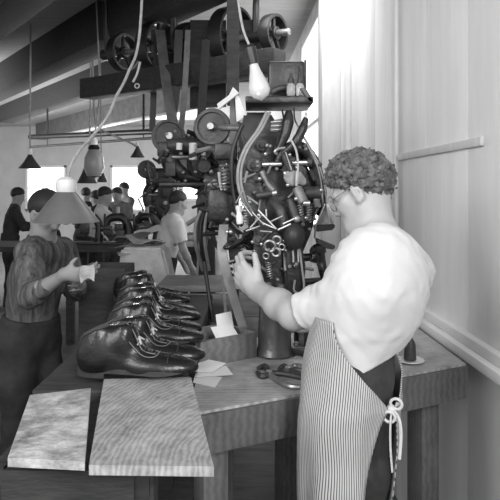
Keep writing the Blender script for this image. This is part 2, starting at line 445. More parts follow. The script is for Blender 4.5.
# ceiling timbers
wd = Vector((.6, -.8, 0)).normalized(); wang = math.atan2(wd.y, wd.x)
def beam(n, p, L0, L1, wid, z0, z1, m):
    a = Vector(p)+wd*L0; b = Vector(p)+wd*L1; c = (a+b)/2
    struct(n, MB().box((c.x, c.y, (z0+z1)/2), (L1-L0, wid, z1-z0), Rz(wang), .01), m)
beam('trim_6', (-4.2, 14.4, 0), -2.6, 6.4, .26, 2.88, 3.3, M['beam'])
beam('trim_7', (-2.3, 9.0, 0), -5.0, 2.9, .3, 2.95, 3.3, M['darkwood'])
beam('trim_8', (-1.5, 6.0, 0), -6.5, 2.4, .3, 2.9, 3.3, M['darkwood'])
beam('trim_9', (-1.0, 3.6, 0), -5, 2.0, .3, 2.9, 3.3, M['darkwood'])

# ------------------------------------------------------------------ overhead pipes, shafting, lamps
def pipe(p, q, r, m, label, cat='pipe', group=None):
    mb = MB().tube([p, q], r, 10)
    for t_ in (.15, .85):
        c = Vector(p).lerp(Vector(q), t_); mb.tube([c, Vector((c.x, c.y, 3.3))], r*.4, 6)
    return solo('pipe', mb, m, label, cat, group)
pipe(at(30, 137, 11), at(168, 131, 9), .045, M['iron'], 'thick dark pipe running level below the grey ceiling beam')
pipe(at(30, 147, 11), at(168, 137, 9), .022, M['iron2'], 'thin grey pipe running level under the thick dark pipe')
# timber that carries the shafting and the line shaft with its pulleys
a, b = at(98, 83, 5.2), at(262, 70, 4.2)
d = (b-a).normalized()
sh = empty('line_shaft', ((a+b)/2).to_tuple(), 'dark overhead line shaft with belt pulleys hung from timbers above the machines', 'line shaft')
for off, zz in ((0, 0), (.55, .1)):
    c = (a+b)/2+Vector((0, off, zz))
    part('timber', MB().box(c, ((b-a).length+.3, .16, .17), Rz(math.atan2(d.y, d.x)), .01), M['darkwood'], sh)
sa, sb = a+Vector((0, .25, .3)), b+Vector((.2, .12, .3))
part('shaft', MB().cyl(sa, sb, .025), M['steel2'], sh)
for t, R, wdt in ((.12, .16, .09), (.34, .22, .12), (.52, .17, .1), (.74, .24, .12), (.93, .14, .08)):
    c = sa.lerp(sb, t); ax = (sb-sa).normalized(); h = ax*wdt/2
    mb = MB(); mb.lathe([(R-.02, 0), (R, 0), (R+.004, wdt/2), (R, wdt), (R-.02, wdt), (R-.02, 0)], c-h, ax, 32)
    mb.cyl(c-h, c+h, .05)
    for q in range(5):
        an = 2*PI*q/5; u = Vector((0, 0, 1)); v = ax.cross(u).normalized()
        mb.tube([c+(u*math.cos(an)+v*math.sin(an))*.04, c+(u*math.cos(an)+v*math.sin(an))*(R-.01)], .018, 8)
    part('pulley', mb, M['iron'], sh)
for t in (.02, .43, .85):
    c = sa.lerp(sb, t); mb = MB()
    for s in (-1, 1): mb.tube([c+Vector((.0, s*.02, .0)), c+Vector((0, s*.09, .3)), c+Vector((0, s*.1, 3.3-c.z))], [.03, .022, .03], 8, smooth=False)
    mb.cyl(c-ax*.06, c+ax*.06, .05)
    part('hanger', mb, M['iron'], sh)
for x0, x1, y0, y1, Y in ((190, 226, 20, 108, 4.75), (228, 262, 20, 82, 4.6), (150, 186, 62, 90, 4.95)):  # made-up boards, added to darken bright gaps under the shaft
    part('hanger_board', MB().prism([at(x0, y1, Y), at(x1, y1-2, Y), at(x1, y0, Y), at(x0, y0, Y)], (0, .06, 0)), M['darkwood'], sh)
def ribbon(pts, wv, th, name, m, label, cat, group=None, parent=None):
    wv = Vector(wv); pts, _ = crom([Vector(p) for p in pts], 1, 8); mb = MB(); rows = []
    for i, p in enumerate(pts):
        t = (pts[min(i+1, len(pts)-1)]-pts[max(i-1, 0)]).normalized(); n = t.cross(wv).normalized()*th/2
        rows.append([mb.bm.verts.new(p+s*wv/2+q*n) for s, q in ((-1, -1), (1, -1), (1, 1), (-1, 1))])
    for A, B in zip(rows, rows[1:]):
        for k in range(4): mb.bm.faces.new((A[k], A[(k+1) % 4], B[(k+1) % 4], B[k]))
    mb.bm.faces.new(rows[0]); mb.bm.faces.new(rows[-1][::-1])
    if parent: return part(name, mb, m, parent, label)
    return solo(name, mb, m, label, cat, group)
GB = 'drive belts hanging from the line shaft'
ribbon([at(160, 30, 4.8), at(168, 95, 4.5), at(178, 148, 4.2)], (.075, .01, 0), .008, 'drive_belt', M['belt'], 'wide pale-edged drive belt slanting down to the machine behind, longest of the belts', 'belt', GB)
ribbon([at(154, 30, 5.0), at(153.5, 95, 5), at(152, 132, 5)], (.05, .01, 0), .008, 'drive_belt', M['rubber'], 'narrow black drive belt hanging upright, leftmost of the belts', 'belt', GB)
ribbon([at(179, 30, 4.6), at(176, 90, 4.6), at(172, 120, 4.6)], (.06, .01, 0), .008, 'drive_belt', M['rubber'], 'black drive belt slanting left beside the wide belt', 'belt', GB)
ribbon([at(188, 30, 4.5), at(184, 100, 4.4), at(180, 135, 4.4)], (.04, .01, 0), .008, 'drive_belt', M['belt'], 'narrow grey drive belt, fourth from the left', 'belt', GB)
ribbon([at(206, 40, 3.8), at(203, 90, 3.7), at(198, 160, 3.6)], (.05, .01, 0), .008, 'drive_belt', M['rubber'], 'dark drive belt running down behind the large flywheel', 'belt', GB)

def cone_lamp(tip, R, Hh, m, label, cordpts, group=None, bulb=True, cordr=.006, sm='porcelain'):
    t = empty('pendant_lamp', tip.to_tuple(), label, 'lamp', group)
    ring = [(R*.16, Hh), (R*.2, Hh*.9), (R*.55, Hh*.45), (R, .0), (R*1.02, -.004), (R*.98, -.002), (R*.52, Hh*.42), (R*.17, Hh*.86), (0, Hh*.88)]
    part('lamp_shade', MB().lathe(ring, tip, n=32), m, t)
    sk = part('socket', MB().lathe([(0, 0), (R*.16, 0), (R*.2, Hh*.25), (R*.14, Hh*.5), (0, Hh*.52)], tip+Vector((0, 0, Hh*.9))), M[sm], t)
    if bulb: part('bulb', MB().ell(tip+Vector((0, 0, Hh*.35)), (R*.2, R*.2, R*.3)), M['bulb'], t)
    part('cord', MB().tube(cordpts, cordr, 8), M['cord'], t)
    return t
# near lamp at the left with its slack cloth cord
tip = at(66, 221, 2.3); R = 32/600*2.3
t = empty('pendant_lamp', tip.to_tuple(), 'large pale grey cone-shaded lamp hanging low at the left on a slack cord', 'lamp')
Hh = .115
part('lamp_shade', MB().lathe([(R*.25, Hh), (R*.32, Hh*.93), (R*.62, Hh*.55), (R, .0), (R*1.02, -.004), (R*.98, -.003), (R*.6, Hh*.5), (R*.3, Hh*.88), (0, Hh*.9)], tip, n=40), M['shade'], t)
part('socket', MB().lathe([(0, 0), (.034, 0), (.040, .02), (.036, .05), (.018, .062), (0, .064)], tip+Vector((0, 0, Hh*.93))), M['porcelain'], t)
part('bulb', MB().ell(tip+Vector((0, 0, .03)), (.03, .03, .045)), M['bulb'], t)
part('cord', MB().tube([at(67, 181, 2.3), at(71, 165, 2.3), at(80, 150, 2.34), at(95, 133, 2.4), at(108, 116, 2.45), at(116, 97, 2.5), at(128, 73, 2.6), at(140, 30, 2.7), at(146, -120, 2.75)], .0062, 8), M['cord'], t)
GL = 'small cone-shaded lamps at the far left'
cone_lamp(at(137.5, 157, 7), 7/600*7, .13, M['shade_dark'], 'small dark cone lamp on a bent arm in front of the bright far window', [at(137, 147, 7), at(131, 143, 7), at(115, 136, 7), at(100, 128, 7), at(94, 108, 7), at(92, 20, 7)], GL, False, .012)
cone_lamp(at(87, 183, 6.5), 10/600*6.5, .22, M['shade_dark'], 'dark cone lamp shade hanging below the white glass lamp', [at(87, 164, 6.5), at(90, 120, 6.5), at(91, -50, 6.5)], GL, False, .008)
cone_lamp(at(102, 182, 7.5), 5.5/600*7.5, .15, M['shade_dark'], 'smallest dark cone lamp, right of the white glass lamp', [at(102, 170, 7.5), at(101, 140, 7.5), at(100, -20, 7.5)], GL, False, .008)
cone_lamp(at(30, 168, 6.5), 11/600*6.5, .15, M['shade_dark'], 'dark cone lamp hanging far out at the left, apart from the other lamps', [at(30, 156, 6.5), at(31, -60, 6.5)], GL, False, .01)
t = empty('glass_lamp', at(94, 178, 5.6).to_tuple(), 'pale glass globe lamp with a dark collar hanging above the far workers', 'lamp')
o = at(94, 178, 5.6); s = 5.6/600
part('globe', MB().lathe([(0, 0), (7*s, 2*s), (10*s, 10*s), (9.5*s, 20*s), (6*s, 27*s), (4*s, 29*s)], o), mat('milk_glass', .26, .3), t)
part('collar', MB().lathe([(0, 0), (4.5*s, 0), (6*s, 2*s), (4*s, 5*s), (0, 5*s)], o+Vector((0, 0, 28*s))), M['iron'], t)
part('cap', MB().lathe([(0, 0), (3*s, 0), (3.4*s, 4*s), (2*s, 7*s), (0, 7*s)], o+Vector((0, 0, 33*s))), M['porcelain'], t)
part('cord', MB().tube([o+Vector((0, 0, 39*s)), o+Vector((.05, 0, .8)), o+Vector((.02, 0, 3.3-o.z))], .007, 8), M['cord'], t)
mb = MB().tube([at(140, 62, 3), at(137, 74, 3), at(133, 82, 3)], .006, 8); mb.torus(at(137, 86, 3), .011, .003, (0, 1, 0))
solo('wire_hook', mb, M['hose_pale'], 'small pale wire hook with a ring hanging from the dark timber', 'hook')

# ------------------------------------------------------------------ people
def hand(wr, d, th, curl, s=1., spread=.0, thumb_out=.9):
    """wrist point, direction wrist->knuckles, direction towards the thumb side, finger curl in radians per joint"""
    d = Vector(d).normalized(); th = Vector(th); th = (th-d*th.dot(d)).normalized()
    return d, th
def hand_prims(wr, d, th, n, curls, s=1., thumb=None, rf=1.):
    d = Vector(d).normalized(); th = Vector(th); th = (th-d*th.dot(d)).normalized(); n = Vector(n); n = (n-d*n.dot(d)-th*n.dot(th)).normalized()   # n = back of hand
    wr = Vector(wr); P = []
    A = (d, th, n)
    P.append(el(wr+d*.045*s, (.052*s, .040*s, .016*s), A, .015))
    P.append(rc(wr-d*.01*s, wr+d*.03*s, .025*s, .024*s, .02))
    L = [(.044, .027, .022), (.049, .031, .024), (.045, .029, .023), (.035, .022, .020)]
    off = [.030, .010, -.011, -.030]; fw = [.086, .091, .086, .076]
    for i in range(4):
        p = wr+d*fw[i]*s+th*off[i]*s; r = (.0092 if i < 3 else .0080)*s*rf
        P.append(rc(wr+d*.035*s+th*off[i]*.8*s, p, .010*s, r*1.05, .008))
        a = 0
        for j in range(3):
            a += curls[i][j] if isinstance(curls[i], (tuple, list)) else curls[i]
            q = p+(d*math.cos(a)-n*math.sin(a))*L[i][j]*s
            P.append(rc(p, q, r, r*.9, .004)); p = q; r *= .92
    tb = wr+d*.022*s+th*.026*s-n*.006*s
    tv = thumb if thumb else [(d*.55+th*.8-n*.1), (d*.75+th*.6-n*.2)]
    q = tb+tv[0].normalized()*.036*s; P.append(rc(wr+d*.012*s+th*.010*s, tb, .014*s, .014*s, .012)); P.append(rc(tb, q, .0135*s, .0105*s, .008))
    q2 = q+tv[1].normalized()*.032*s; P.append(rc(q, q2, .0102*s, .0085*s, .004))
    return P
def head_prims(c, f, s=1., roll=None):
    f = Vector(f).normalized(); u = Vector((0, 0, 1)); u = (u-f*u.dot(f)).normalized(); l = u.cross(f); c = Vector(c)
    A = (f, l, u)
    def W(a, b, d): return c+(f*a+l*b+u*d)*s
    P = [el(W(-.008, 0, .022), (.094*s, .074*s, .086*s), A, .02), el(W(.040, 0, -.045), (.052*s, .055*s, .070*s), A, .03),
         rc(W(.074, -.012, -.100), W(.074, .012, -.100), .019*s, None, .025),
         rc(W(.0, .05, -.06), W(.06, .02, -.095), .018*s, .018*s, .03), rc(W(.0, -.05, -.06), W(.06, -.02, -.095), .018*s, .018*s, .03),
         rc(W(.088, 0, .006), W(.108, 0, -.034), .008*s, .012*s, .012), rc(W(.098, .010, -.038), W(.098, -.010, -.038), .009*s, None, .008),
         rc(W(.078, .034, .014), W(.083, .008, .012), .010*s, .010*s, .015), rc(W(.078, -.034, .014), W(.083, -.008, .012), .010*s, .010*s, .015),
         rc(W(.084, -.018, -.063), W(.084, .018, -.063), .0085*s, None, .006), rc(W(.082, -.016, -.076), W(.082, .016, -.076), .0085*s, None, .006),
         rc(W(.066, .042, -.03), W(.05, .052, -.02), .014*s, .014*s, .02), rc(W(.066, -.042, -.03), W(.05, -.052, -.02), .014*s, .014*s, .02)]
    for q in (1, -1):
        ea = (f*.95+u*-.25, l*q+f*-.35, u*.97+f*.2)
        ea0 = Vector(ea[0]).normalized(); ea2 = (Vector(ea[2])-ea0*Vector(ea[2]).dot(ea0)).normalized(); ea1 = ea2.cross(ea0)
        P.append(el(W(-.006, .080*q, -.008), (.018*s, .007*s, .031*s), (ea0, ea1, ea2), .006))
        P.append(rc(W(-.004, .078*q, -.030), W(.002, .074*q, -.034), .008*s, .008*s, .006))
    C = [(el(W(.096, .032*q, -.006), (.014*s, .017*s, .010*s), A), .010) for q in (1, -1)]
    C += [(el(W(.0, .090*q, -.008), (.010*s, .006*s, .016*s), A), .005) for q in (1, -1)]
    return P, C, W, A
def limb(a, b, r1, rm, r2, k=.02):
    a, b = Vector(a), Vector(b); m = a.lerp(b, .38)
    return [rc(a, m, r1, rm, k), rc(m, b, rm, r2, k)]
def person(J, opt):
    """J: world joints. Builds one continuous body mesh and its clothes as children."""
    h = opt.get('h', .012); s = opt.get('s', 1.); hs_ = opt.get('hscale', s)
    HP, HCV, W, HA = head_prims(J['head'], J['face'], hs_)
    Fc = Vector(J['fwd']).normalized(); ch, pe = Vector(J['chest']), Vector(J['pelvis']); nk = Vector(J['neck'])
    U = (nk-pe).normalized(); Fc = (Fc-U*Fc.dot(U)).normalized(); Lc = U.cross(Fc)
    wa = Vector(J.get('waist', ch.lerp(pe, .55)))
    A = (Fc, Lc, U)
    tw = opt.get('tw', 1.)
    hk = opt.get('hipk', 1.)
    T = [el(ch, (.110*s, .150*s*tw, opt.get('chz', .185)*s), A, .05), el(wa, (.098*s*hk, .128*s*tw*hk, .15*s), A, .07), el(pe, (.108*s*hk, .148*s*tw*hk, .12*s), A, .06)]
    T += [rc(J['shL'], J['shR'], .052*s*opt.get('slr', 1), None, .06), rc(nk, Vector(J['shL']).lerp(nk, .2), .045*s, .048*s, .05), rc(nk, Vector(J['shR']).lerp(nk, .2), .045*s, .048*s, .05)]
    B = list(HP)+[rc(W(-.020, 0, -.045), nk-U*.02, .050*hs_, .052*s, .03)]+T
    UA = {}
    for q in 'LR':
        sh_, e_, w_ = (Vector(J[x+q]) for x in ('sh', 'el', 'wr'))
        UA[q] = limb(sh_, e_, .056*s, .047*s, .039*s, .03); B += UA[q]
        B += limb(e_, w_, .040*s, .040*s, .026*s, .02)
        hd = J.get('hand'+q)
        if hd: B += hd
        else:
            d = (w_-e_).normalized(); th = Vector((0, 0, 1)) if abs(d.z) < .8 else Fc
            lat = d.cross(th).normalized(); nn = lat if lat.dot(Lc)*(1 if q == 'L' else -1) > 0 else -lat
            B += hand_prims(w_, d, th, nn, [.45]*4, s)
    LG = {}
    for q in 'LR':
        hp, kn, an = (Vector(J[x+q]) for x in ('hip', 'kn', 'an'))
        LG[q] = limb(hp, kn, .085*s*hk, .078*s*hk, .055*s, .05)+limb(kn, an, .055*s, .058*s, .038*s, .03)
        B += LG[q]; toe = an+Vector((Fc.x, Fc.y, 0)).normalized()*.17*s; B.append(rc((an.x, an.y, .045), (toe.x, toe.y, .035), .042, .032, .03))
    bm_ = smesh('person', B, h, carve=HCV)
    body = solo('person', bm_, M[opt.get('skin', 'skin_far')], opt['label'], 'person', opt.get('group'))
    # shirt
    sl = opt.get('sleeve', .62); sk_ = opt.get('shk', hk); S = [T[0], el(wa, (.098*s*sk_, .128*s*tw*sk_, .15*s), A, .07), el(pe, (.108*s*sk_, .148*s*tw*sk_, .12*s), A, .06)]+T[3:]; TS = list(S); cuts = []
    for q in 'LR':
        sh_, e_, w_ = (Vector(J[x+q]) for x in ('sh', 'el', 'wr'))
        if sl <= 1: k_ = opt.get('slr', 1)*s; S += limb(sh_, sh_.lerp(e_, sl+.06), .066*k_, .060*k_, .058*k_, .03)
        else: S += limb(sh_, e_, .060*s, .054*s, .048*s, .03)+limb(e_, e_.lerp(w_, sl-1), .046*s, .044*s, .036*s, .02)
    if sl <= 1:
        for q in 'LR':
            sh_, e_ = Vector(J['sh'+q]), Vector(J['el'+q]); d = (e_-sh_).normalized(); p = sh_.lerp(e_, sl)
            pf = plane(p, d); pr = np.array(p, np.float32); rr = .09*s
            cuts.append(lambda P, pf=pf, pr=pr, rr=rr: np.where(np.linalg.norm(P-pr, axis=-1) < rr, pf(P), -1.))
    nc = np.array(nk+U*.035*s+Fc*.015+Vector(opt.get('necko', (0, 0, 0))), np.float32); nr_ = opt.get('neckr', .062)*s; cuts.append(lambda P: nr_-np.linalg.norm(P-nc, axis=-1))
    cuts.append(opt['hem'] if 'hem' in opt else plane(pe+U*.02, -U))
    ds = opt.get('disp') or (lambda P: wob(P, 40, .004)+wob(P, 85, .002, 1))
    part('shirt', smesh('shirt', S, h*.9, opt.get('sinf', .011)*s, ds, cuts), M[opt.get('shirt', 'shirt_far')], body, opt.get('shirt_label'))
    # trousers
    TR = [el(pe, (.108*s*hk, .148*s*tw*hk, .12*s), A, .06), el(pe.lerp(wa, .6), (.10*s*hk, .132*s*tw*hk, .1*s), A, .06), el(wa, (.098*s*hk, .128*s*tw*hk, .15*s), A, .07)]+LG['L']+LG['R']
    tc = [plane(pe+U*opt.get('tw_top', .12), U), lambda P: .05-P[..., 2]]
    part('trousers', smesh('trousers', TR, h, opt.get('tinf', .013)*s, lambda P: wob(P, 35, .003), tc), M[opt.get('legs', 'dark_cloth')], body)
    for q in 'LR':
        an = Vector(J['an'+q]); toe = an+Vector((Fc.x, Fc.y, 0)).normalized()*.18*s
        part('boot', smesh('boot', [rc((an.x, an.y, .05), (toe.x, toe.y, .036), .048, .038, .03), rc((an.x, an.y, .05), (an.x, an.y, .13), .048, .05, .03)], max(h, .008), 0, None, [lambda P: .002-P[..., 2]]), M['leather_dull'], body)
    # hair
    f, l, u = (np.array(v, np.float32) for v in HA); c0 = np.array(J['head'], np.float32)
    vol = opt.get('hairvol', .012)*hs_; slope = opt.get('hairslope', .70); f0, u0 = opt.get('hairline', (.085, .060))
    def hc(P):
        q = P-c0; a = (q@f)/hs_; b = (q@u)/hs_
        line = u0+(np.minimum(a, f0)-f0)*slope-np.clip(-a-.035, 0, .06)*.4
        return (line-b)*.8*hs_+opt.get('hairjag', 0)*(wob(P, 260, 1.)+wob(P, 520, .8, 1.))
    def fade(P):
        t = np.clip(-hc(P)/(.045*hs_), 0, 1); return -(1-t*t*(3-2*t))*(vol-.003)
    hd0 = opt.get('hairdisp')
    hp = [el(W(-.010, 0, .026), (.096*hs_, .077*hs_, .088*hs_), HA, .02)]
    if opt.get('hairtop'): hp += [el(W(*opt['hairtop'][0]), [v*hs_ for v in opt['hairtop'][1]], HA, .03)]
    hd = (lambda P: fade(P)+hd0(P)) if hd0 else fade
    part('hair', smesh('hair', hp, min(h, .008) if not opt.get('hh') else opt['hh'], vol, hd, [hc]), M[opt.get('hair', 'hair_far')], body)
    return body, dict(W=W, HA=HA, T=T, A=A, U=U, B=B, S=S, TR=TR, TS=TS)

def pose(x, y, yaw, s=1., lean=.1, hp=-.2, arms=(.5, 1.2), hyaw=0., z0=0.):
    """standing pose; yaw = facing angle in plan; arms = (upper arm forward angle, elbow bend)"""
    F = Vector((math.cos(yaw), math.sin(yaw), 0)); L = Vector((-F.y, F.x, 0)); Z = Vector((0, 0, 1)); b = Vector((x, y, z0)); J = {}
    pe = b+Z*.93*s; U = (Z*math.cos(lean)+F*math.sin(lean)); J['pelvis'] = pe; J['chest'] = pe+U*.34*s; J['neck'] = pe+U*.55*s
    J['head'] = J['neck']+(U*.85+F*.12).normalized()*.135*s+Z*.02
    hy = yaw+hyaw; J['face'] = Vector((math.cos(hy), math.sin(hy), hp)); J['fwd'] = F
    for q, sg in (('L', 1), ('R', -1)):
        sh_ = pe+U*.475*s+L*sg*.165*s; a, e = arms
        d1 = (-Z*math.cos(a)+F*math.sin(a)+L*sg*.12).normalized(); el_ = sh_+d1*.27*s
        d2 = (-Z*math.cos(a+e)+F*math.sin(a+e)-L*sg*.25).normalized(); J['sh'+q], J['el'+q], J['wr'+q] = sh_, el_, el_+d2*.235*s
        J['hip'+q] = pe-Z*.03*s+L*sg*.09*s; J['kn'+q] = b+Z*.48*s+L*sg*.1*s+F*.02; J['an'+q] = b+Z*.085*s+L*sg*.11*s-F*.02
    return J

# --- the man at the machine
head_c = at(362.5, 191, 1.56)
Fm = Vector((-.75, .66, 0))
wrL = at(257, 290, 1.76); knuck = at(243, 275, 1.80)
dh = (knuck-wrL).normalized(); thd = Vector((.12, -.10, 1)); nb = Vector((-.75, -.65, .1))
J = dict(head=head_c, face=(-.85, .46, -.40), fwd=Fm, neck=at(383, 259, 1.52), chest=at(376, 290, 1.47), waist=at(353, 350, 1.48), pelvis=at(352, 397, 1.49),
         shL=at(372, 290, 1.39), elL=at(294, 314, 1.56), wrL=wrL, shR=at(410, 272, 1.62), elR=at(375, 330, 1.74), wrR=at(334, 318, 1.86))
pz = J['pelvis']; Lm = Vector((0, 0, 1)).cross(Fm).normalized()
for q, sg in (('L', 1), ('R', -1)):
    J['hip'+q] = pz-Vector((0, 0, .03))+Lm*sg*.068; b = Vector((pz.x, pz.y, 0))+Lm*sg*.09-Fm*(.02 if q == 'L' else -.02)
    J['kn'+q] = b+Vector((0, 0, .49))+Fm*.015; J['an'+q] = b+Vector((0, 0, .085))
dd, tt = dh.normalized(), thd
J['handL'] = hand_prims(wrL, dh, thd, nb, [(.5, .75, .5), (.55, .85, .6), (.6, .85, .6), (.65, .85, .6)], 1.02, [Vector((-.05, .10, 1)), Vector((-.22, .12, 1))])
J['handR'] = hand_prims(J['wrR'], (J['wrR']-J['elR']), (0, -.1, 1), (.3, .9, 0), [.5]*4, 1.)
hp1, hp2 = at(355, 377, 1.40), at(396, 350, 1.46)
hn = (hp2-hp1).cross(Vector((.35, 1, 0))); hn = hn if hn.z < 0 else -hn
def curls(P): return wob(P, 210, .0065)+wob(P, 420, .0045, 2.)+wob(P, 90, .006, .7)+wob(P, 700, .002, .2)
def folds(P):
    q = P[..., 0]*.8+P[..., 2]*.9+P[..., 1]*.3
    return wob(P, 24, .0025)+.0034*np.sin(q*95+4*np.sin(P[..., 2]*14))*(.5+.5*np.sin(P[..., 1]*21+1))+wob(P, 75, .0016, 1.3)
man, K = person(J, dict(h=.0042, s=1., hscale=.81, tw=.92, hipk=.68, chz=.160, neckr=.070, necko=(-.008, -.015, 0), tinf=.008, shk=.76, slr=.76, sinf=.008, label='man in white short-sleeved shirt and striped apron working at the large machine', skin='skin', shirt='shirt', legs='trousers',
    sleeve=.84, hem=plane(hp1, hn), disp=folds, hair='hair', hairvol=.011, hairtop=((.010, 0, .060), (.084, .070, .060)), hairjag=.007, hairdisp=curls, hh=.0028, hairline=(.098, .062), hairslope=.62, tw_top=.26,
    shirt_label='loose white short-sleeved shirt'))
# spectacles
W = K['W']; f_, l_, u_ = K['HA']
mb = MB()
for q in (1, -1):
    mb.torus(W(.100, .034*q, -.004), .021, .0013, f_)
    mb.tube([W(.098, .055*q, .002), W(.06, .076*q, .006), W(.0, .083*q, .014), W(-.014, .086*q, .0), W(-.016, .086*q, -.012)], .0014, 6)
mb.tube([W(.101, .013, .0), W(.108, 0, .004), W(.101, -.013, .0)], .0014, 6)
part('spectacles', mb, M['steel2'], man)
# apron: cloth laid over the body from chest to knee, open at the back
ax0 = Vector((J['pelvis'].x+.005, J['pelvis'].y, 0)); sdf = K['TS']+K['TR']
nz, nth = 70, 64; zt, zb = at(330, 316, 1.45).z, .52
V, UV = [], []
def axis(z):
    t = min(max((z-.95)/.3, 0), 1); return Vector((ax0.x+.03*t, ax0.y-.0*t, z))
fa = math.atan2(Fm.y, Fm.x)
for i in range(nz+1):
    z = zt+(zb-zt)*i/nz
    t = (zt-z)/(zt-.985)
    if t < 1: half = 1.60+(2.90-1.60)*(t**1.6)          # bib widening to the waist
    else: half = 2.90-.75*min((.985-z)/.30, 1)**.6
    row = []
    for j in range(nth+1):
        th_ = fa-half+2*half*j/nth; dv = Vector((math.cos(th_), math.sin(th_), 0)); a_ = axis(z)
        rs = np.linspace(.02, .34, 90); pts = np.array([[a_.x+dv.x*r, a_.y+dv.y*r, z] for r in rs], np.float32)
        D = seval(sdf, pts)-.0125; ins = np.where(D < 0)[0]
        row.append(rs[ins[-1]] if len(ins) else .08)
    V.append((z, half, row))
Rr = np.array([v[2] for v in V])
for i in range(1, nz+1):
    if V[i][0] < .97: Rr[i] = np.maximum(Rr[i], Rr[i-1]*.9985)
for _ in range(5):
    Rr[1:-1] = np.maximum(Rr[1:-1], (Rr[:-2]+2*Rr[1:-1]+Rr[2:])/4); Rr[:, 1:-1] = (Rr[:, :-2]+2*Rr[:, 1:-1]+Rr[:, 2:])/4
bm_ = bmesh.new(); uvl = bm_.loops.layers.uv.new('UVMap'); grid = []
for i in range(nz+1):
    z, half, _ = V[i]; gr = []
    for j in range(nth+1):
        th_ = fa-half+2*half*j/nth; a_ = axis(z); sk = max(0, .97-z)
        r = Rr[i][j]+.006*math.sin(th_*11+1.5*math.sin(z*9))*min(1, .25+sk*3)
        gr.append((bm_.verts.new((a_.x+math.cos(th_)*r, a_.y+math.sin(th_)*r, z)), th_*.145+.02*(z-.9), z))
    grid.append(gr)
for i in range(nz):
    for j in range(nth):
        q = (grid[i][j], grid[i+1][j], grid[i+1][j+1], grid[i][j+1]); fc = bm_.faces.new([v[0] for v in q])
        for lp, v in zip(fc.loops, q): lp[uvl].uv = (v[1], v[2])
me = bpy.data.meshes.new('apron'); bmesh.ops.recalc_face_normals(bm_, faces=bm_.faces); bm_.to_mesh(me)
edgeL = [Vector(grid[i][nth][0].co) for i in range(nz+1)]; edgeR = [Vector(grid[i][0][0].co) for i in range(nz+1)]
bm_.free(); me.polygons.foreach_set('use_smooth', [True]*len(me.polygons))
ap = part('apron', me, M['apron'], man, 'pinstriped work apron tied at the back')
sm_ = ap.modifiers.new('thickness', 'SOLIDIFY'); sm_.thickness = .0035; sm_.offset = 1
iw = min(range(nz+1), key=lambda i: abs(V[i][0]-.985))
pts = [edgeL[iw]]
half = V[iw][1]
for k in range(1, 8):                               # waist tape round the back
    th_ = fa+half+(2*PI-2*half)*k/8; a_ = axis(.985); rs = np.linspace(.02, .34, 120); dv = Vector((math.cos(th_), math.sin(th_), 0))
    D = seval(sdf, np.array([[a_.x+dv.x*r, a_.y+dv.y*r, .985] for r in rs], np.float32))-.0135; ins = np.where(D < 0)[0]
    r = rs[ins[-1]]; pts.append(Vector((a_.x+dv.x*r, a_.y+dv.y*r, .985+.004*math.sin(k))))
pts.append(edgeR[iw])
mb = MB().tube(pts, .0045, 6, flat=.5)
kn = pts[1]
kout = Vector((kn.x-ax0.x, kn.y-ax0.y, 0)).normalized()
mb.ell(kn+kout*.006, (.011, .011, .012))
kk = kn+kout*.012
for q in (0, 1):
    mb.tube([kk, kk+Vector((.012-.02*q, -.01, -.02)), kk+Vector((.016-.024*q, -.008, -.06-.02*q)), kk+Vector((.012-.016*q, -.01, -.11-.03*q))], .0042, 6, flat=.5)
    mb.torus(kk+Vector((.006-.016*q, -.006, .016-.03*q)), .013, .0035, (.4, 1, .2))
part('apron_string', mb, M['tape'], man, 'white tape tied in a bow at the back')
ts = [edgeL[0], edgeL[0].lerp(J['shL'], .55)+Vector((-.03, -.06, .02))]

# --- other workers
def worker(px, py, Y, yaw, label, s=1., shirt='dark_cloth', legs='dark_cloth', lean=.15, hp=-.35, arms=(.5, 1.1), h=.016, sleeve=1.8, dz=0, **kw):
    P = at(px, py, Y); s = min(max(P.z/(1.63-.45*lean*lean), .78), 1.02); J = pose(P.x, Y, yaw, s, lean, hp, arms)
    dlt = P-J['head']; dlt.z = 0
    for q in J:
        if q not in ('face', 'fwd'): J[q] = J[q]+dlt
    return person(J, dict(h=h, s=s, label=label, shirt=shirt, legs=legs, sleeve=sleeve, **kw))
worker(178, 203, 5.4, math.radians(22), 'young worker in pale short-sleeved shirt and dark trousers seen from behind', .86, 'shirt_far', 'dark_cloth', .22, -.3, (.25, .25), .012, .7)
worker(208, 196, 5.9, math.radians(200), 'worker in a white smock mostly hidden behind the second machine', .9, 'shirt_far', 'shirt_far', .2, -.4, (.5, 1.1), .016, .7)
worker(86, 195, 9.0, math.radians(95), 'dark-shirted worker furthest left in the distant row under the white glass lamp', .93, 'dark_cloth', h=.02)
worker(96, 199, 8.2, math.radians(150), 'dark-clothed worker bending in front of the distant row', .9, 'dark_cloth', lean=.35, h=.02)
worker(105, 196, 7.2, math.radians(10), 'distant worker in white shirt reaching forward at the long bench', .9, 'shirt_far', h=.018, arms=(.9, .6))
worker(117, 194.5, 9.1, math.radians(250), 'distant dark-haired worker in grey shirt facing the one in white', .92, 'mid_cloth', h=.02)
worker(124, 189, 10.4, math.radians(230), 'distant worker standing tallest in front of the bright window', .99, 'mid_cloth', h=.02, lean=.05)
worker(18, 196, 7.8, math.radians(20), 'far worker in dark shirt standing alone at the extreme left', .92, 'dark_cloth', h=.02)
worker(46, 198, 8.6, math.radians(160), 'far worker in grey shirt left of the near lamp', .92, 'mid_cloth', h=.02)
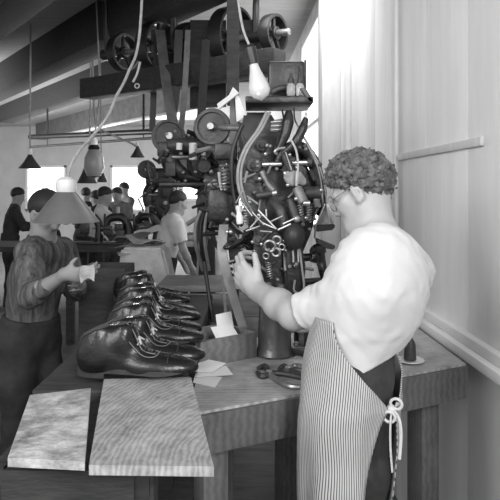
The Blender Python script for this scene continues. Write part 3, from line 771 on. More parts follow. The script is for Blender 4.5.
# near worker at the left, behind the lamp
P = at(46, 212, 2.75); Jn = pose(P.x, P.y, math.radians(-32), .86, .18, -.5, (.35, 1.25))
dl = P-Jn['head']; dl.z = 0
for q in Jn:
    if q not in ('face', 'fwd'): Jn[q] = Jn[q]+dl
Jn['elR'] = at(30, 296, 2.50); Jn['wrR'] = at(66, 274, 2.36); Jn['elL'] = at(76, 290, 2.85); Jn['wrL'] = at(80, 285, 2.55)
Jn['shR'] = at(30, 254, 2.62)
d_ = (at(84, 275, 2.33)-Jn['wrR'])
Jn['handR'] = hand_prims(Jn['wrR'], d_, (0.3, -.5, 1), (-.2, -.9, -.5), [.6, .65, .7, .7], .86)
nearw, _ = person(Jn, dict(h=.008, s=.86, label='worker in striped dark shirt behind the low lamp, holding a small pale piece', shirt='stripe_shirt', legs='dark_cloth', sleeve=1.45, skin='skin_far'))

# ------------------------------------------------------------------ benches
ud = Vector((.89, .456, 0)).normalized(); un = Vector((-ud.y, ud.x, 0))
ba = math.atan2(ud.y, ud.x); ZB = .95
E0 = Vector((-.155, 1.472, ZB))                    # left front corner of the bench
def bp(s, t, z=ZB): p = E0+ud*s+un*t; return Vector((p.x, p.y, z))
bench = empty('workbench', bp(.45, .3, 0).to_tuple(), 'long worn wooden workbench under the large machine, running to the white wall', 'workbench')
def wall_s(t):                                     # where the bench row t meets the wall
    p = bp(0, t); return (wx(0)-.06-p.x-.03*p.y)/(ud.x+.03*ud.y)
def left_s(t): return t*.456/.89
mb = MB()
for k in range(4):
    t0, t1 = k*.15, k*.15+.148
    mb.prism([bp(left_s(t0), t0, ZB-.035), bp(wall_s(t0), t0, ZB-.035), bp(wall_s(t1), t1, ZB-.035), bp(left_s(t1), t1, ZB-.035)], (0, 0, .035))
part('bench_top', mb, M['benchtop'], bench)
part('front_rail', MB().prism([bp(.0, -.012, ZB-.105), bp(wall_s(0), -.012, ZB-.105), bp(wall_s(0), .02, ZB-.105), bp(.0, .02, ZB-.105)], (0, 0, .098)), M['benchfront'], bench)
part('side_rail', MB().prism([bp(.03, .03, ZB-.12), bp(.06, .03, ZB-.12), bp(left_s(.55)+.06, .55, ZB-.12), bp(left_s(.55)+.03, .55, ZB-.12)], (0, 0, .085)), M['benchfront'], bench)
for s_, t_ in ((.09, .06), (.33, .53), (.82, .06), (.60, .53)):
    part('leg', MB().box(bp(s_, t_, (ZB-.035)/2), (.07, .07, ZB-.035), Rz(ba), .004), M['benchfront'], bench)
part('lower_shelf', MB().prism([bp(.12, .1, .3), bp(.78, .1, .3), bp(.5, .5, .3), bp(.34, .5, .3)], (0, 0, .025)), M['darkwood'], bench)

# rear bench with plank front
rb = empty('plank_bench', (-.12, 2.95, 0), 'plank-fronted wooden bench behind the tray, with cuttings on top', 'bench')
part('bench_top', MB().box((-.11, 3.0, 1.035), (.66, .36, .03), None, .003), M['plank'], rb)
for k in range(3):
    part('plank', MB().box((-.11, 2.81, .965-k*.105), (.64, .025, .098), None, .004), M['plank'], rb)
for x in (-.40, .18):
    for y in (2.86, 3.14): part('leg', MB().box((x, y, .51), (.05, .05, 1.02)), M['darkwood'], rb)
# made-up bin, added to darken the gap behind the shoes
bn = empty('storage_bin', (-.70, 2.95, 0), 'dark wooden bin standing behind the shoes beside the near left worker', 'bin')
for (c, sz) in (((-.70, 2.84, .58), (.22, .02, 1.1)), ((-.70, 3.06, .58), (.22, .02, 1.1)), ((-.80, 2.95, .58), (.02, .2, 1.1)), ((-.60, 2.95, .58), (.02, .2, 1.1))):
    part('bin_side', MB().box(c, sz, None, .003), M['darkwood'], bn)
part('bin_floor', MB().box((-.70, 2.95, .03), (.22, .24, .03)), M['darkwood'], bn)
# side table with the pale pile
sc_ = at(149, 290, 3.35)
stb = empty('side_table', (sc_.x, 3.43, 0), 'dark low table that holds the pale sacking bale', 'table')
part('table_top', MB().box((sc_.x, 3.43, .955), (.40, .4, .03), None, .004), M['darkwood'], stb)
for x in (-.17, .17):
    for y in (-.16, .16): part('leg', MB().box((sc_.x+x, 3.43+y, .47), (.045, .045, .94)), M['darkwood'], stb)
mb = MB().prism([at(116, 292, 3.28), at(172, 292, 3.28), at(163, 253, 3.28), at(121, 253, 3.28)], (0, .22, 0))
bmesh.ops.bevel(mb.bm, geom=list(mb.bm.edges), offset=.014, segments=3, affect='EDGES')
bmesh.ops.translate(mb.bm, vec=(0, 0, .97-min(v.co.z for v in mb.bm.verts)), verts=mb.bm.verts)
solo('sacking_bale', mb, M['sacking'], 'pale square bale of sacking behind the row of black shoes', 'bale')
def sheet(name, c, w_, d_, bend, m, label, cat, rot=0, th=.004, group=None, tilt=(0, 0), seed=0):
    rnd = random.Random(seed); mb = MB(); n = 10; rows = []
    a1, a2 = rnd.uniform(0, 6), rnd.uniform(0, 6); Rm = Rz(rot)
    for lay in (0, 1):
        gr = []
        for i in range(n+1):
            r_ = []
            for j in range(n+1):
                x, y = (i/n-.5)*w_, (j/n-.5)*d_
                if 0 < i < n or 0 < j < n: pass
                x *= 1-.12*math.sin(a1+j*.5); y *= 1-.12*math.sin(a2+i*.6)
                z = bend*(math.sin(a1+i*.45)*math.cos(a2+j*.4)+1)+tilt[0]*x+tilt[1]*y+lay*th
                p = Rm @ Vector((x, y, z)); r_.append(mb.bm.verts.new(Vector(c)+p))
            gr.append(r_)
        rows.append(gr)
    for i in range(n):
        for j in range(n):
            a, b = rows[0], rows[1]
            mb.bm.faces.new((a[i][j], a[i][j+1], a[i+1][j+1], a[i+1][j])); mb.bm.faces.new((b[i][j], b[i+1][j], b[i+1][j+1], b[i][j+1]))
    def wl(L0, L1):
        for k in range(len(L0)-1): mb.bm.faces.new((L0[k], L0[k+1], L1[k+1], L1[k]))
    A, B = rows
    wl(A[0], B[0]); wl(A[n], B[n]); wl([r[0] for r in A], [r[0] for r in B]); wl([r[n] for r in A], [r[n] for r in B])
    return solo(name, mb, m, label, cat, group)
GH = 'hides and offcuts on the bale'
top = 1.19
sheet('leather_piece', at(142, 255, 3.38)+Vector((0, 0, .0)), .26, .2, .012, M['hide'], 'large grey leather piece draped flat over the pale bale', 'leather', .1, .006, GH, (.05, 0), 1)
sheet('leather_piece', at(140, 248, 3.42), .22, .16, .012, M['hide_dark'], 'dark leather piece lying second on the pile over the bale', 'leather', -.2, .006, GH, (-.05, .1), 2)
sheet('leather_piece', at(146, 243, 3.5), .2, .15, .014, M['hide'], 'grey leather piece curling on top of the pile over the bale', 'leather', .4, .006, GH, (-.1, .1), 3)
sheet('leather_piece', at(132, 239, 3.55), .2, .14, .014, M['hide_dark'], 'dark leather strip at the back left of the pile on the bale', 'leather', .1, .006, GH, (.1, .05), 4)
sheet('leather_piece', at(148, 234, 3.62), .14, .1, .014, M['sacking'], 'small pale leather scrap topmost on the pile over the bale', 'leather', .7, .006, GH, (.3, .1), 5)
# long far bench with dark machines
fb = empty('long_bench', (-1.55, 6.1, 0), 'long dark bench where the distant workers stand', 'bench')
part('bench_top', MB().box((-1.75, 6.1, .93), (2.6, .7, .05)), M['darkwood'], fb)
for x in (-2.95, -1.75, -.55):
    for y in (5.85, 6.35): part('leg', MB().box((x, y, .455), (.07, .07, .91)), M['darkwood'], fb)

# ------------------------------------------------------------------ shoe rack
ZR = 1.04
rk = empty('shoe_rack', (-.32, 1.9, 0), 'dark wooden shoe rack whose top carries the row of black shoes', 'rack')
part('rack_top', MB().box((-.345, 2.08, ZR-.032), (.35, 1.30, .03), None, .004), M['darkwood'], rk)
for x in (-.46, -.20):
    for y in (1.12, 2.66): part('leg', MB().box((x, y, (ZR-.05)/2), (.05, .05, ZR-.05), None, .004), M['darkwood'], rk)
    part('side_rail', MB().box((x, 1.89, ZR-.075), (.035, 1.6, .055), None, .003), M['darkwood'], rk)
for z in (.35, .7): part('shelf', MB().box((-.33, 1.89, z), (.24, 1.5, .02)), M['darkwood'], rk)
for y in (1.1, 2.68): part('end_rail', MB().box((-.33, y, ZR-.075), (.24, .03, .055)), M['darkwood'], rk)
c0, c1, c2, c3 = onz(104, 379, ZR), onz(191, 377, ZR), onz(206, 436, ZR), onz(94, 436, ZR)
ext = .0
f0 = c3+(c3-c0)*.35; f1 = c2+(c2-c1)*.35
mb = MB().prism([Vector((p.x, p.y, ZR-.017)) for p in (f0, f1, c1, c0)], (0, 0, .017))
ply = solo('plywood_board', mb, M['ply'], 'pale board with swirling wood grain in front of the nearest shoe', 'board')
l0, l1 = onz(96, 388, ZR-.004), onz(93, 440, ZR-.004); d0, d1 = onz(30, 395, ZR-.004), onz(14, 440, ZR-.004)
mb = MB().prism([Vector((p.x, p.y, ZR-.02)) for p in (d1+(d1-d0)*.3, l1+(l1-l0)*.3+Vector((-.012, 0, 0)), l0+Vector((-.012, 0, 0)), d0)], (0, 0, .016))
solo('rough_board', mb, M['rough'], 'rough pale splintered board left of the grained board', 'board')

# ------------------------------------------------------------------ shoes
def build_shoe():
    r = empty('shoe', (0, 0, 0)); r['category'] = 'shoe'; r['group'] = 'finished black shoes in a row on the rack'
    up = [el((-.100, 0, .052), (.050, .035, .060), None, .02), rc((-.100, 0, .045), (-.096, 0, .108), .036, .030, .03),
          rc((-.055, 0, .055), (-.030, 0, .110), .037, .026, .03), rc((-.035, 0, .089), (.024, 0, .034), .027, .020, .025),
          el((.030, 0, .026), (.085, .041, .032), None, .025), el((.062, .002, .023), (.070, .044, .025), None, .02), el((.112, .002, .025), (.042, .032, .019), None, .015)]
    def top(P):
        x = P[..., 0]; zt_ = np.interp(x, [-.16, -.135, -.095, -.03, .0, .2], [.084, .100, .119, .130, .136, .140]); return P[..., 2]-zt_
    me = smesh('upper', up, .0036, 0, lambda P: wob(P, 60, .0008), [top, lambda P: .014-P[..., 2]])
    u = part('upper', me, M['leather'], r)
    lst = [(p if p[0] != 'rc' else ('rc', p[1], p[2], p[3]-.0012, p[4]-.0012, p[5])) for p in up[:4]]
    lst = [('el', up[0][1], up[0][2]-.0012, up[0][3], None, .02)]+lst[1:3]
    def top2(P):
        x = P[..., 0]; zt_ = np.interp(x, [-.16, -.135, -.095, -.03, .0, .2], [.087, .103, .122, .133, .138, .14]); return P[..., 2]-zt_
    part('last', smesh('last', lst, .005, 0, None, [top2, lambda P: .06-P[..., 2]]), M['lining'], r)
    # sole outline
    n = 48; pts = []
    for k in range(n):
        a = 2*PI*k/n; x = math.cos(a); y = math.sin(a); X = x*.152
        hw = np.interp(X, [-.152, -.11, -.05, .0, .06, .115, .152], [.030, .036, .031, .037, .052, .044, .030])
        pts.append((X, (abs(y)**.75)*math.copysign(hw, y)))
    def spr(x): return .0+.012*max(0, (x-.06)/.09)**2
    def slab(z0, z1, sc=1., xm=9):
        mb = MB(); lo = [mb.bm.verts.new((x*sc, y*sc, z0+spr(x))) for x, y in pts if x < xm]; hi = [mb.bm.verts.new((x*sc, y*sc, z1+spr(x))) for x, y in pts if x < xm]
        m_ = len(lo); mb.bm.faces.new(lo[::-1]); mb.bm.faces.new(hi)
        for k in range(m_): mb.bm.faces.new((lo[k], lo[(k+1) % m_], hi[(k+1) % m_], hi[k]))
        return mb
    part('sole', slab(.012, .021, 1.), M['sole'], r)
    part('heel', slab(.0, .0125, .985, -.065), M['sole'], r)
    part('welt', slab(.0205, .0235, .985), M['leather_dull'], r)
    # seam lines laid on the upper
    def surf(x, y):
        z = .15
        zs = np.linspace(.15, .012, 120); d = seval(up, np.array([[x, y, q] for q in zs], np.float32)); i = np.where(d < 0)[0]
        return Vector((x, y, zs[i[0]]+.0012 if len(i) else .02))
    def surfy(x, z, sg):
        ys = np.linspace(.07, 0, 120); d = seval(up, np.array([[x, sg*q, z] for q in ys], np.float32)); i = np.where(d < 0)[0]
        return Vector((x, sg*(ys[i[0]]+.0012) if len(i) else 0, z))
    for sg in (1, -1):
        e = [surf(x, sg*y) for x, y in ((-.022, .012), (-.005, .013), (.015, .014), (.035, .015), (.050, .014))]
        part('eyelet_edge', MB().tube(e, .0013, 6), M['thread'], r)
        e2 = [surf(x, sg*y) for x, y in ((-.036, .024), (-.01, .025), (.02, .026), (.045, .026), (.055, .016), (.056, .0))]
        part('quarter_seam', MB().tube(e2, .0012, 6), M['thread'], r)
    mb = MB(); cap = [surf(.082, y) for y in (-.034, -.02, -.007, .007, .02, .034)]; mb.tube(cap, .0013, 6)
    part('toe_cap_seam', mb, M['leather_dull'], r)
    for k in range(4):
        x = -.012+.017*k
        part('lace', MB().tube([surf(x, -.014)+Vector((0, 0, .001)), surf(x+.003, 0)+Vector((0, 0, .0025)), surf(x+.002, .014)+Vector((0, 0, .001))], .0019, 6), M['lace'] if k == 1 else M['leather_dull'], r)
    k0 = surf(.006, 0)+Vector((0, 0, .005)); mb = MB().ell(k0, (.005, .006, .004)); 
    mb.tube([k0, k0+Vector((-.004, .012, .003)), k0+Vector((.008, .018, -.006))], .0018, 6); mb.tube([k0, k0+Vector((.004, -.014, .003)), k0+Vector((.010, -.022, -.008))], .0018, 6)
    part('lace_knot', mb, M['lace'], r)
    mb = MB(); mb.tube([surfy(x, z, -1) for x, z in ((-.125, .085), (-.10, .075), (-.07, .066), (-.035, .060), (.0, .050), (.03, .040))], .0008, 5)
    part('side_seam', mb, M['leather_dull'], r)
    return r
sh0 = build_shoe()
specs = [(197, 377, 'black leather lace-up shoe nearest the camera, whole side in view', 4, 1.0),
         (204, 358, 'black shoe second from the front, its lacing showing over the nearest shoe', 6, 1.0),
         (203, 337, 'black shoe third from the front, toe tip furthest to the right', 4, 1.0),
         (201, 331, 'black shoe fourth from the front in the row on the rack', 5, 1.0),
         (200, 317, 'black shoe fifth from the front in the row on the rack', 6, 1.0),
         (195, 312, 'black shoe third from the back of the row on the rack', 3, 1.0),
         (189, 301, 'black shoe second from the back of the row on the rack', 7, 1.0),
         (183, 297, 'black shoe at the far end of the row on the rack', 3, 1.0)]
Ys = [1.476, 1.643, 1.845, 1.957, 2.14, 2.255, 2.455, 2.57]
for i, (px, py, lab, yaw, sc) in enumerate(specs):
    Y = Ys[i]; toe = Vector(((px-250)/600*Y, Y, ZR-.017 if i else ZR)); a = math.radians(-yaw)
    c = toe-Vector((math.cos(a), math.sin(a), 0))*.150
    z = ZR-.017
    if i == 0: sh0.location = (c.x, c.y, ZR); sh0.rotation_euler = (0, 0, a); sh0['label'] = lab
    else: dup(sh0, (c.x, c.y, z), a, lab, None, 1.0)

# ------------------------------------------------------------------ things on the bench
def bpx(px, py): return onz(px, py, ZB)
# tray with papers
q0, q1 = bpx(201, 369), bpx(257, 357); tdir = (q1-q0); tl = tdir.length; tdir.normalize(); tn = Vector((-tdir.y, tdir.x, 0)); TH = .082
tr = empty('wooden_tray', ((q0+q1)/2+tn*.08).to_tuple(), 'open wooden tray holding white papers, left of the iron column', 'tray')
ta = Rz(math.atan2(tdir.y, tdir.x)); dep = .17
def tp(s, t, z): p = q0+tdir*s+tn*t; return Vector((p.x, p.y, ZB+z))
part('front_board', MB().box(tp(tl/2, .008, TH/2), (tl, .016, TH), ta, .002), M['crate'], tr)
part('back_board', MB().box(tp(tl/2, dep, TH/2), (tl, .016, TH), ta, .002), M['crate'], tr)
for s_ in (.008, tl-.008): part('end_board', MB().box(tp(s_, dep/2+.004, TH/2), (.016, dep-.016, TH), ta, .002), M['crate'], tr)
part('bottom_board', MB().box(tp(tl/2, dep/2+.004, .006), (tl-.032, dep-.016, .012), ta), M['crate'], tr)
def leaf(name, pts, th, m, label, cat, group=None):
    pts = [Vector(p) for p in pts]; n = (pts[1]-pts[0]).cross(pts[2]-pts[0]).normalized()*th
    return solo(name, MB().prism(pts, n), m, label, cat, group)
GP = 'white papers in the tray'
leaf('paper', [tp(.085, .03, .058), tp(.165, .02, .064), tp(.175, .085, .10), tp(.095, .09, .098)], .0012, M['paper'], 'white paper leaning forward in the wooden tray', 'paper', GP)
leaf('paper', [tp(.12, .075, .035), tp(.185, .07, .04), tp(.195, .115, .135), tp(.135, .12, .13)], .0012, M['paper'], 'white paper standing taller at the back of the wooden tray', 'paper', GP)
leaf('paper', [tp(tl+.004, .05, .0), tp(tl+.03, .06, .0), tp(tl+.03, .06, .06), tp(tl+.004, .05, .06)], .003, M['paper'], 'small white card standing between the tray and the iron column', 'card')
# folded papers lying at the front of the bench
GQ = 'loose white papers on the bench front'
def lay(pts, dz): return [bpx(*p)+Vector((0, 0, dz+z)) for p, z in pts]
leaf('paper', lay([((193, 383), 0), ((215, 388), 0), ((222, 378), 0), ((196, 373), 0)], .001), .0012, M['paper'], 'folded white paper lying nearest the bench edge', 'paper', GQ)
leaf('paper', lay([((196, 379), 0), ((233, 377), 0), ((226, 370), .006), ((200, 370), .004)], .006), .0012, M['paper'], 'white paper slip lying across the folded paper on the bench', 'paper', GQ)
leaf('paper', lay([((191, 375), 0), ((212, 376), 0), ((226, 371), .012), ((203, 366), .012)], .011), .0012, M['paper'], 'top white paper slip by the shoe toe, slightly raised', 'paper', GQ)
# pincers
def pincers(pts_a, pts_b, piv, jaw, label):
    t = empty('pincers', piv.to_tuple(), label, 'pincers', 'lasting pincers on the bench')
    part('handle', MB().tube(pts_a, [.007, .008, .0085, .008], 8), M['steel2'], t); part('handle', MB().tube(pts_b, [.007, .008, .0085, .008], 8), M['iron2'], t)
    part('rivet', MB().cyl(piv+Vector((0, 0, .0)), piv+Vector((0, 0, .018)), .010, n=14), M['steel'], t)
    mb = MB()
    for j in jaw: mb.tube(j, [.008, .010, .006], 8)
    part('jaws', mb, M['iron2'], t); return t
def b_(px, py, dz=.008): return bpx(px, py)+Vector((0, 0, dz))
pincers([b_(300, 390), b_(288, 388.5), b_(276, 382), b_(269, 377)], [b_(314, 383), b_(296, 379), b_(279, 376), b_(269, 376)], b_(269, 376.5, .0),
        [[b_(269, 377), b_(262, 379), b_(257, 375)], [b_(269, 376), b_(265, 369), b_(258, 371)]], 'open steel pincers lying nearest the bench edge in front of the column')
pincers([b_(313, 377, .02), b_(303, 374, .02), b_(295, 372, .018), b_(290, 373, .012)], [b_(314, 384, .02), b_(303, 381, .018), b_(295, 377, .014), b_(290, 374, .012)], b_(288, 374, .004),
        [[b_(288, 374), b_(282, 373), b_(279, 375)], [b_(288, 373), b_(284, 369), b_(279, 372)]], 'second pair of pincers crossing the first, jaws towards the column')
# small dark tools behind the column
c = bpx(303, 350); t = empty('tool_block', c.to_tuple(), 'small dark toolbox-like block with a pale face beside the column', 'tool block')
part('block', MB().box(c+Vector((0, 0, .033)), (.055, .04, .066), Rz(.3), .004), M['iron'], t)
part('pale_face', MB().box(c+Vector((-.008, -.025, .04)), (.018, .006, .045), Rz(.3)), M['iron3'], t)
c = bpx(306, 358); R3 = axes((.9, -.25, -.2), (0, 0, 1))
t = empty('iron_tool', c.to_tuple(), 'dark iron tool lying slanted on the bench right of the column', 'tool')
part('tool_body', MB().box(c+Vector((-.015, .03, .016)), (.085, .035, .028), R3, .006), M['iron'], t)
part('screw', MB().cyl(c+Vector((-.03, .03, .03)), c+Vector((-.03, .03, .045)), .008), M['steel2'], t)
# oil can
c = bpx(410, 362); t = empty('oil_can', (c+Vector((0, 0, .008))).to_tuple(), 'small dark conical oil can behind the man at the right', 'oil can')
cz = c+Vector((0, 0, .008))
part('can_body', MB().lathe([(0, 0), (.019, 0), (.020, .004), (.017, .05), (.010, .066), (.006, .07), (0, .07)], cz), M['iron2'], t)
part('spout', MB().tube([cz+Vector((0, 0, .068)), cz+Vector((.003, 0, .085)), cz+Vector((.010, 0, .102))], [.006, .004, .0025], 8), M['iron2'], t)
solo('saucer', MB().lathe([(0, 0), (.030, 0), (.045, .006), (.044, .008), (.028, .003), (0, .0035)], c+Vector((0, 0, .001)), n=32), M['porcelain'], 'pale saucer under the conical oil can', 'saucer')
# cuttings on the plank bench
sheet('cutting', at(197, 285.5, 2.95), .13, .1, .006, M['paper'], 'white cutting at the left on the plank bench', 'cutting', .2, .003, 'white cuttings on the plank bench', seed=7)
sheet('cutting', at(216, 285.5, 3.0), .12, .1, .008, M['paper'], 'white cutting at the right on the plank bench, under the strap', 'cutting', -.3, .003, 'white cuttings on the plank bench', seed=9)

# ------------------------------------------------------------------ the large machine
YM = 1.95
def m_(px, py, dy=0.): return at(px, py, YM+dy)
base = bpx(275, 357); base = Vector((base.x, base.y+.03, ZB))
mc = empty('lasting_machine', base.to_tuple(), 'large black shoe-lasting machine on an iron column that the man works at', 'machine')
def mp(name, mb, mk, label=None): return part(name, mb, M[mk], mc, label)
bx_, by_ = base.x, base.y
mp('column', MB().lathe([(0, 0), (.064, 0), (.066, .006), (.062, .014), (.056, .03), (.053, .12), (.05, .25), (.048, .29), (0, .29)], base, n=40), 'column', 'dark iron column with a worn shiny side')
mp('column_collar', MB().lathe([(0, 0), (.058, 0), (.062, .01), (.058, .03), (0, .03)], base+Vector((0, 0, .275)), n=32), 'iron')
# main castings
def slab(px_pts, dy, th, bev=.006):
    mb = MB().prism([m_(x, y, dy) for x, y in px_pts], (0, th, 0))
    bmesh.ops.recalc_face_normals(mb.bm, faces=mb.bm.faces)
    bmesh.ops.bevel(mb.bm, geom=list(mb.bm.edges), offset=bev, segments=2, affect='EDGES'); return mb
mp('main_frame', slab([(256, 292), (292, 292), (300, 260), (312, 232), (318, 205), (312, 175), (300, 152), (282, 142), (262, 150), (250, 172), (246, 205), (250, 245)], .05, .12, .012), 'iron')
mp('rear_frame', slab([(244, 112), (270, 112), (280, 128), (284, 160), (250, 160), (240, 135)], .12, .10, .01), 'iron')
mp('arch', MB().tube([m_(276, 168, .02), m_(284, 152, .02), m_(299, 148, .02), m_(312, 160, .02), m_(319, 184, .02), m_(322, 215, .02)], [.018, .022, .024, .022, .02, .018], 14), 'iron')
mp('left_cheek', slab([(226, 238), (250, 236), (254, 262), (246, 272), (230, 262)], -.01, .06, .006), 'iron')
mp('lower_jaw', slab([(250, 225), (282, 232), (286, 262), (282, 290), (262, 290), (250, 262)], -.015, .08, .012), 'iron')
mp('side_housing', slab([(242, 150), (262, 140), (266, 200), (258, 228), (244, 212), (240, 180)], .0, .07, .01), 'iron')
mp('nose_cap', MB().ell(m_(294, 236, -.07), (.034, .045, .046)), 'rubber')
mp('guard_plate', slab([(284, 246), (302, 244), (306, 268), (302, 298), (288, 300), (284, 270)], -.05, .04, .008), 'iron')
mp('guard_bar', MB().tube([m_(293, 249, -.075), m_(299, 249, -.075), m_(302, 268, -.075), m_(304, 287, -.075), m_(299, 293, -.075), m_(294, 290, -.075), m_(295, 280, -.075)], .0035, 8), 'hose')
mp('guard_buckle', MB().tube([m_(293, 250, -.077), m_(298, 250, -.077), m_(298.5, 262, -.077), m_(293.5, 262, -.077), m_(293, 250, -.077)], .0028, 6, smooth=False), 'hose_pale')
mp('plunger', MB().cyl(m_(268, 282, -.01), m_(268, 300, -.01), .012), 'steel2'); mp('plunger', MB().cyl(m_(281, 284, -.02), m_(281, 304, -.02), .014), 'steel2')
# top shelf
mb = MB(); p = m_(278, 104, .04); mb.box(p, (.215, .20, .022), None, .004)
mp('top_shelf', mb, 'iron')
mp('shelf_rim', MB().box(m_(280, 98, .08), (.16, .03, .012), None, .003), 'iron2')
mp('gear_case', MB().box(m_(286, 82, .14), (.125, .09, .13), None, .01), 'iron')
mp('gear_case_ridge', MB().tube([m_(272, 92, .06), m_(284, 88, .06), m_(300, 93, .06)], .012, 10), 'iron2')
mp('shelf_bracket', slab([(300, 88), (306, 88), (314, 101), (310, 103)], -.06, .02, .002), 'iron')
mp('upright_rod', MB().cyl(m_(305, 102, .02), m_(305.5, 60, .02), .004), 'iron2')
for x in (291, 300):
    j = mp('oil_cup', MB().lathe([(0, 0), (.012, 0), (.014, .01), (.014, .03), (.010, .04), (0, .04)], m_(x, 96, .0)), 'jar')
    part('oil_cup_cap', MB().lathe([(0, 0), (.010, 0), (.011, .012), (.006, .02), (.004, .034), (0, .036)], m_(x, 96, .0)+Vector((0, 0, .04))), M['iron2'], j)
# levers
mp('lever', MB().tube([m_(289, 111, -.05), m_(288, 122, -.055), m_(285, 135, -.06), m_(280, 146, -.06), m_(276, 152, -.06)], [.010, .019, .016, .011, .008], 12), 'iron')
mp('lever', MB().tube([m_(306, 118, -.05), m_(303, 128, -.055), m_(297, 140, -.06), m_(290, 148, -.06), m_(283, 153, -.06)], [.008, .014, .015, .012, .008], 12), 'iron')
mp('lever_tip', MB().cyl(m_(305.5, 119, -.05), m_(306, 112, -.05), .004), 'steel2')
mp('lever_fork', MB().tube([m_(285, 148, -.065), m_(278, 149, -.068), m_(275, 152, -.068), m_(277, 154, -.065)], .005, 8), 'steel2')
mp('connecting_rod', MB().tube([m_(283, 151, -.06), m_(286, 160, -.055), m_(291, 171, -.05)], [.006, .011, .010], 10), 'iron2')
mp('rod_edge', MB().tube([m_(285.5, 152, -.073), m_(291.5, 170, -.066)], .0025, 6), 'steel')
# polished shafts
mp('cross_shaft', MB().cyl(m_(262, 164.5, -.02), m_(282, 164, -.02), .0078), 'steel'); mp('cross_shaft', MB().cyl(m_(292, 163, -.02), m_(309, 162.5, -.02), .0088), 'steel')
mp('shaft_collar', MB().cyl(m_(307, 162.5, -.02), m_(312, 162.5, -.02), .015), 'iron2')
mp('cross_shaft', MB().cyl(m_(256, 196, -.03), m_(274, 193, -.03), .010), 'iron2'); mp('shaft_end', MB().cyl(m_(272, 193.5, -.03), m_(277, 192.5, -.03), .011), 'steel')
mp('cross_cylinder', MB().cyl(m_(304, 194, -.02), m_(326, 192, -.02), .022), 'iron2'); mp('cylinder_cap', MB().cyl(m_(302, 194, -.02), m_(306, 193.7, -.02), .016), 'steel')
# grey rocker block
mp('rocker_block', slab([(284, 172), (292, 170), (300, 171), (307, 180), (305, 186), (298, 183), (292, 187), (284, 180)], -.06, .04, .004), 'iron3', 'worn grey casting')
mp('rocker_strip', MB().tube([m_(297, 171, -.085), m_(296.5, 186, -.085)], .0045, 8), 'hose_pale')
mp('slide_cylinder', MB().cyl(m_(297, 188, -.05), m_(304, 203, -.07), .016), 'iron3'); mp('slide_cap', MB().cyl(m_(303, 203, -.07), m_(310, 203.5, -.07), .009), 'steel')
mp('slide_cylinder', MB().cyl(m_(290, 200, -.05), m_(297, 221, -.08), .013), 'iron2'); mp('slide_cap', MB().ell(m_(297, 219, -.085), (.012, .01, .012)), 'steel2')
mp('hinge_arm', MB().tube([m_(262, 172, -.02), m_(267, 183, -.03), m_(273, 190, -.03)], [.010, .008, .010], 10), 'iron3')
mp('drop_link', MB().tube([m_(276, 205, -.03), m_(281, 212, -.05), m_(284, 226, -.06)], [.016, .018, .014], 12), 'iron2')
# funnel guard at the right
mp('funnel', MB().prism([m_(326, 206, -.02), m_(317, 225, -.04), m_(334, 224, -.04)], (0, .05, 0)), 'iron3')
for a_, b_2 in (((325, 204), (316, 225)), ((327, 204), (329, 224)), ((328, 205), (335, 222))): mp('funnel_rib', MB().tube([m_(*a_, -.045), m_(*b_2, -.055)], .0028, 6), 'steel')
mp('funnel_base', slab([(314, 225), (336, 224), (334, 230), (316, 232)], -.05, .05, .004), 'iron')
# right-hand lower arms and the shoe they hold
mp('lower_arm', MB().tube([m_(301, 257, -.01), m_(310, 257, -.01), m_(318, 252, -.01), m_(322, 242, -.01)], [.012, .013, .013, .010], 10), 'iron')
mp('lower_arm', MB().tube([m_(300, 283, -.01), m_(312, 281, -.01), m_(326, 280, -.01)], [.014, .010, .011], 10), 'iron')
mp('foot_block', slab([(292, 290), (308, 284), (309, 292), (300, 302), (290, 302)], -.03, .05, .005), 'iron')
mp('arm_plate', slab([(316, 238), (336, 246), (334, 250), (318, 247)], -.03, .04, .003), 'iron2')
# hoses and cables
for dx, r_, mk in ((0, .0055, 'hose'), (3.2, .0045, 'hose')):
    mp('hose', MB().tube([m_(267+dx, 112, -.04), m_(258+dx, 130, -.06), m_(246+dx, 147, -.07), m_(239+dx, 165, -.075), m_(238+dx, 182, -.075), m_(242+dx, 198, -.07), m_(249+dx, 212, -.05)], r_, 10), mk)
mp('hose', MB().tube([m_(242, 125, -.02), m_(233, 150, -.03), m_(232, 180, -.03), m_(236, 205, -.03)], .007, 10), 'rubber')
mp('cable', MB().tube([m_(296, 122, -.03), m_(306, 142, -.04), m_(316, 162, -.04), m_(321, 182, -.04), m_(323, 206, -.04)], .0026, 8), 'hose')
mp('cable', MB().tube([m_(300, 130, -.03), m_(312, 150, -.04), m_(320, 168, -.04), m_(325, 188, -.04), m_(327, 206, -.04)], .0022, 8), 'hose')
mp('cable', MB().tube([m_(291, 140, -.08), m_(296, 150, -.085), m_(298, 165, -.085), m_(297, 182, -.085)], .0035, 8), 'hose_pale')
mp('cable', MB().tube([m_(282, 110, -.02), m_(284, 122, -.04), m_(282, 135, -.04)], .003, 8), 'rubber')
mp('cable', MB().tube([m_(294, 108, -.02), m_(295, 120, -.03), m_(300, 128, -.03), m_(304, 124, -.03)], .0026, 8), 'rubber')
mp('white_block', slab([(272, 120), (284, 118), (284, 132), (270, 132)], -.01, .03, .004), 'iron3')
for y in (122, 126, 130): mp('block_ridge', MB().tube([m_(271, y, -.018), m_(284, y-.6, -.018)], .0025, 6), 'steel2')
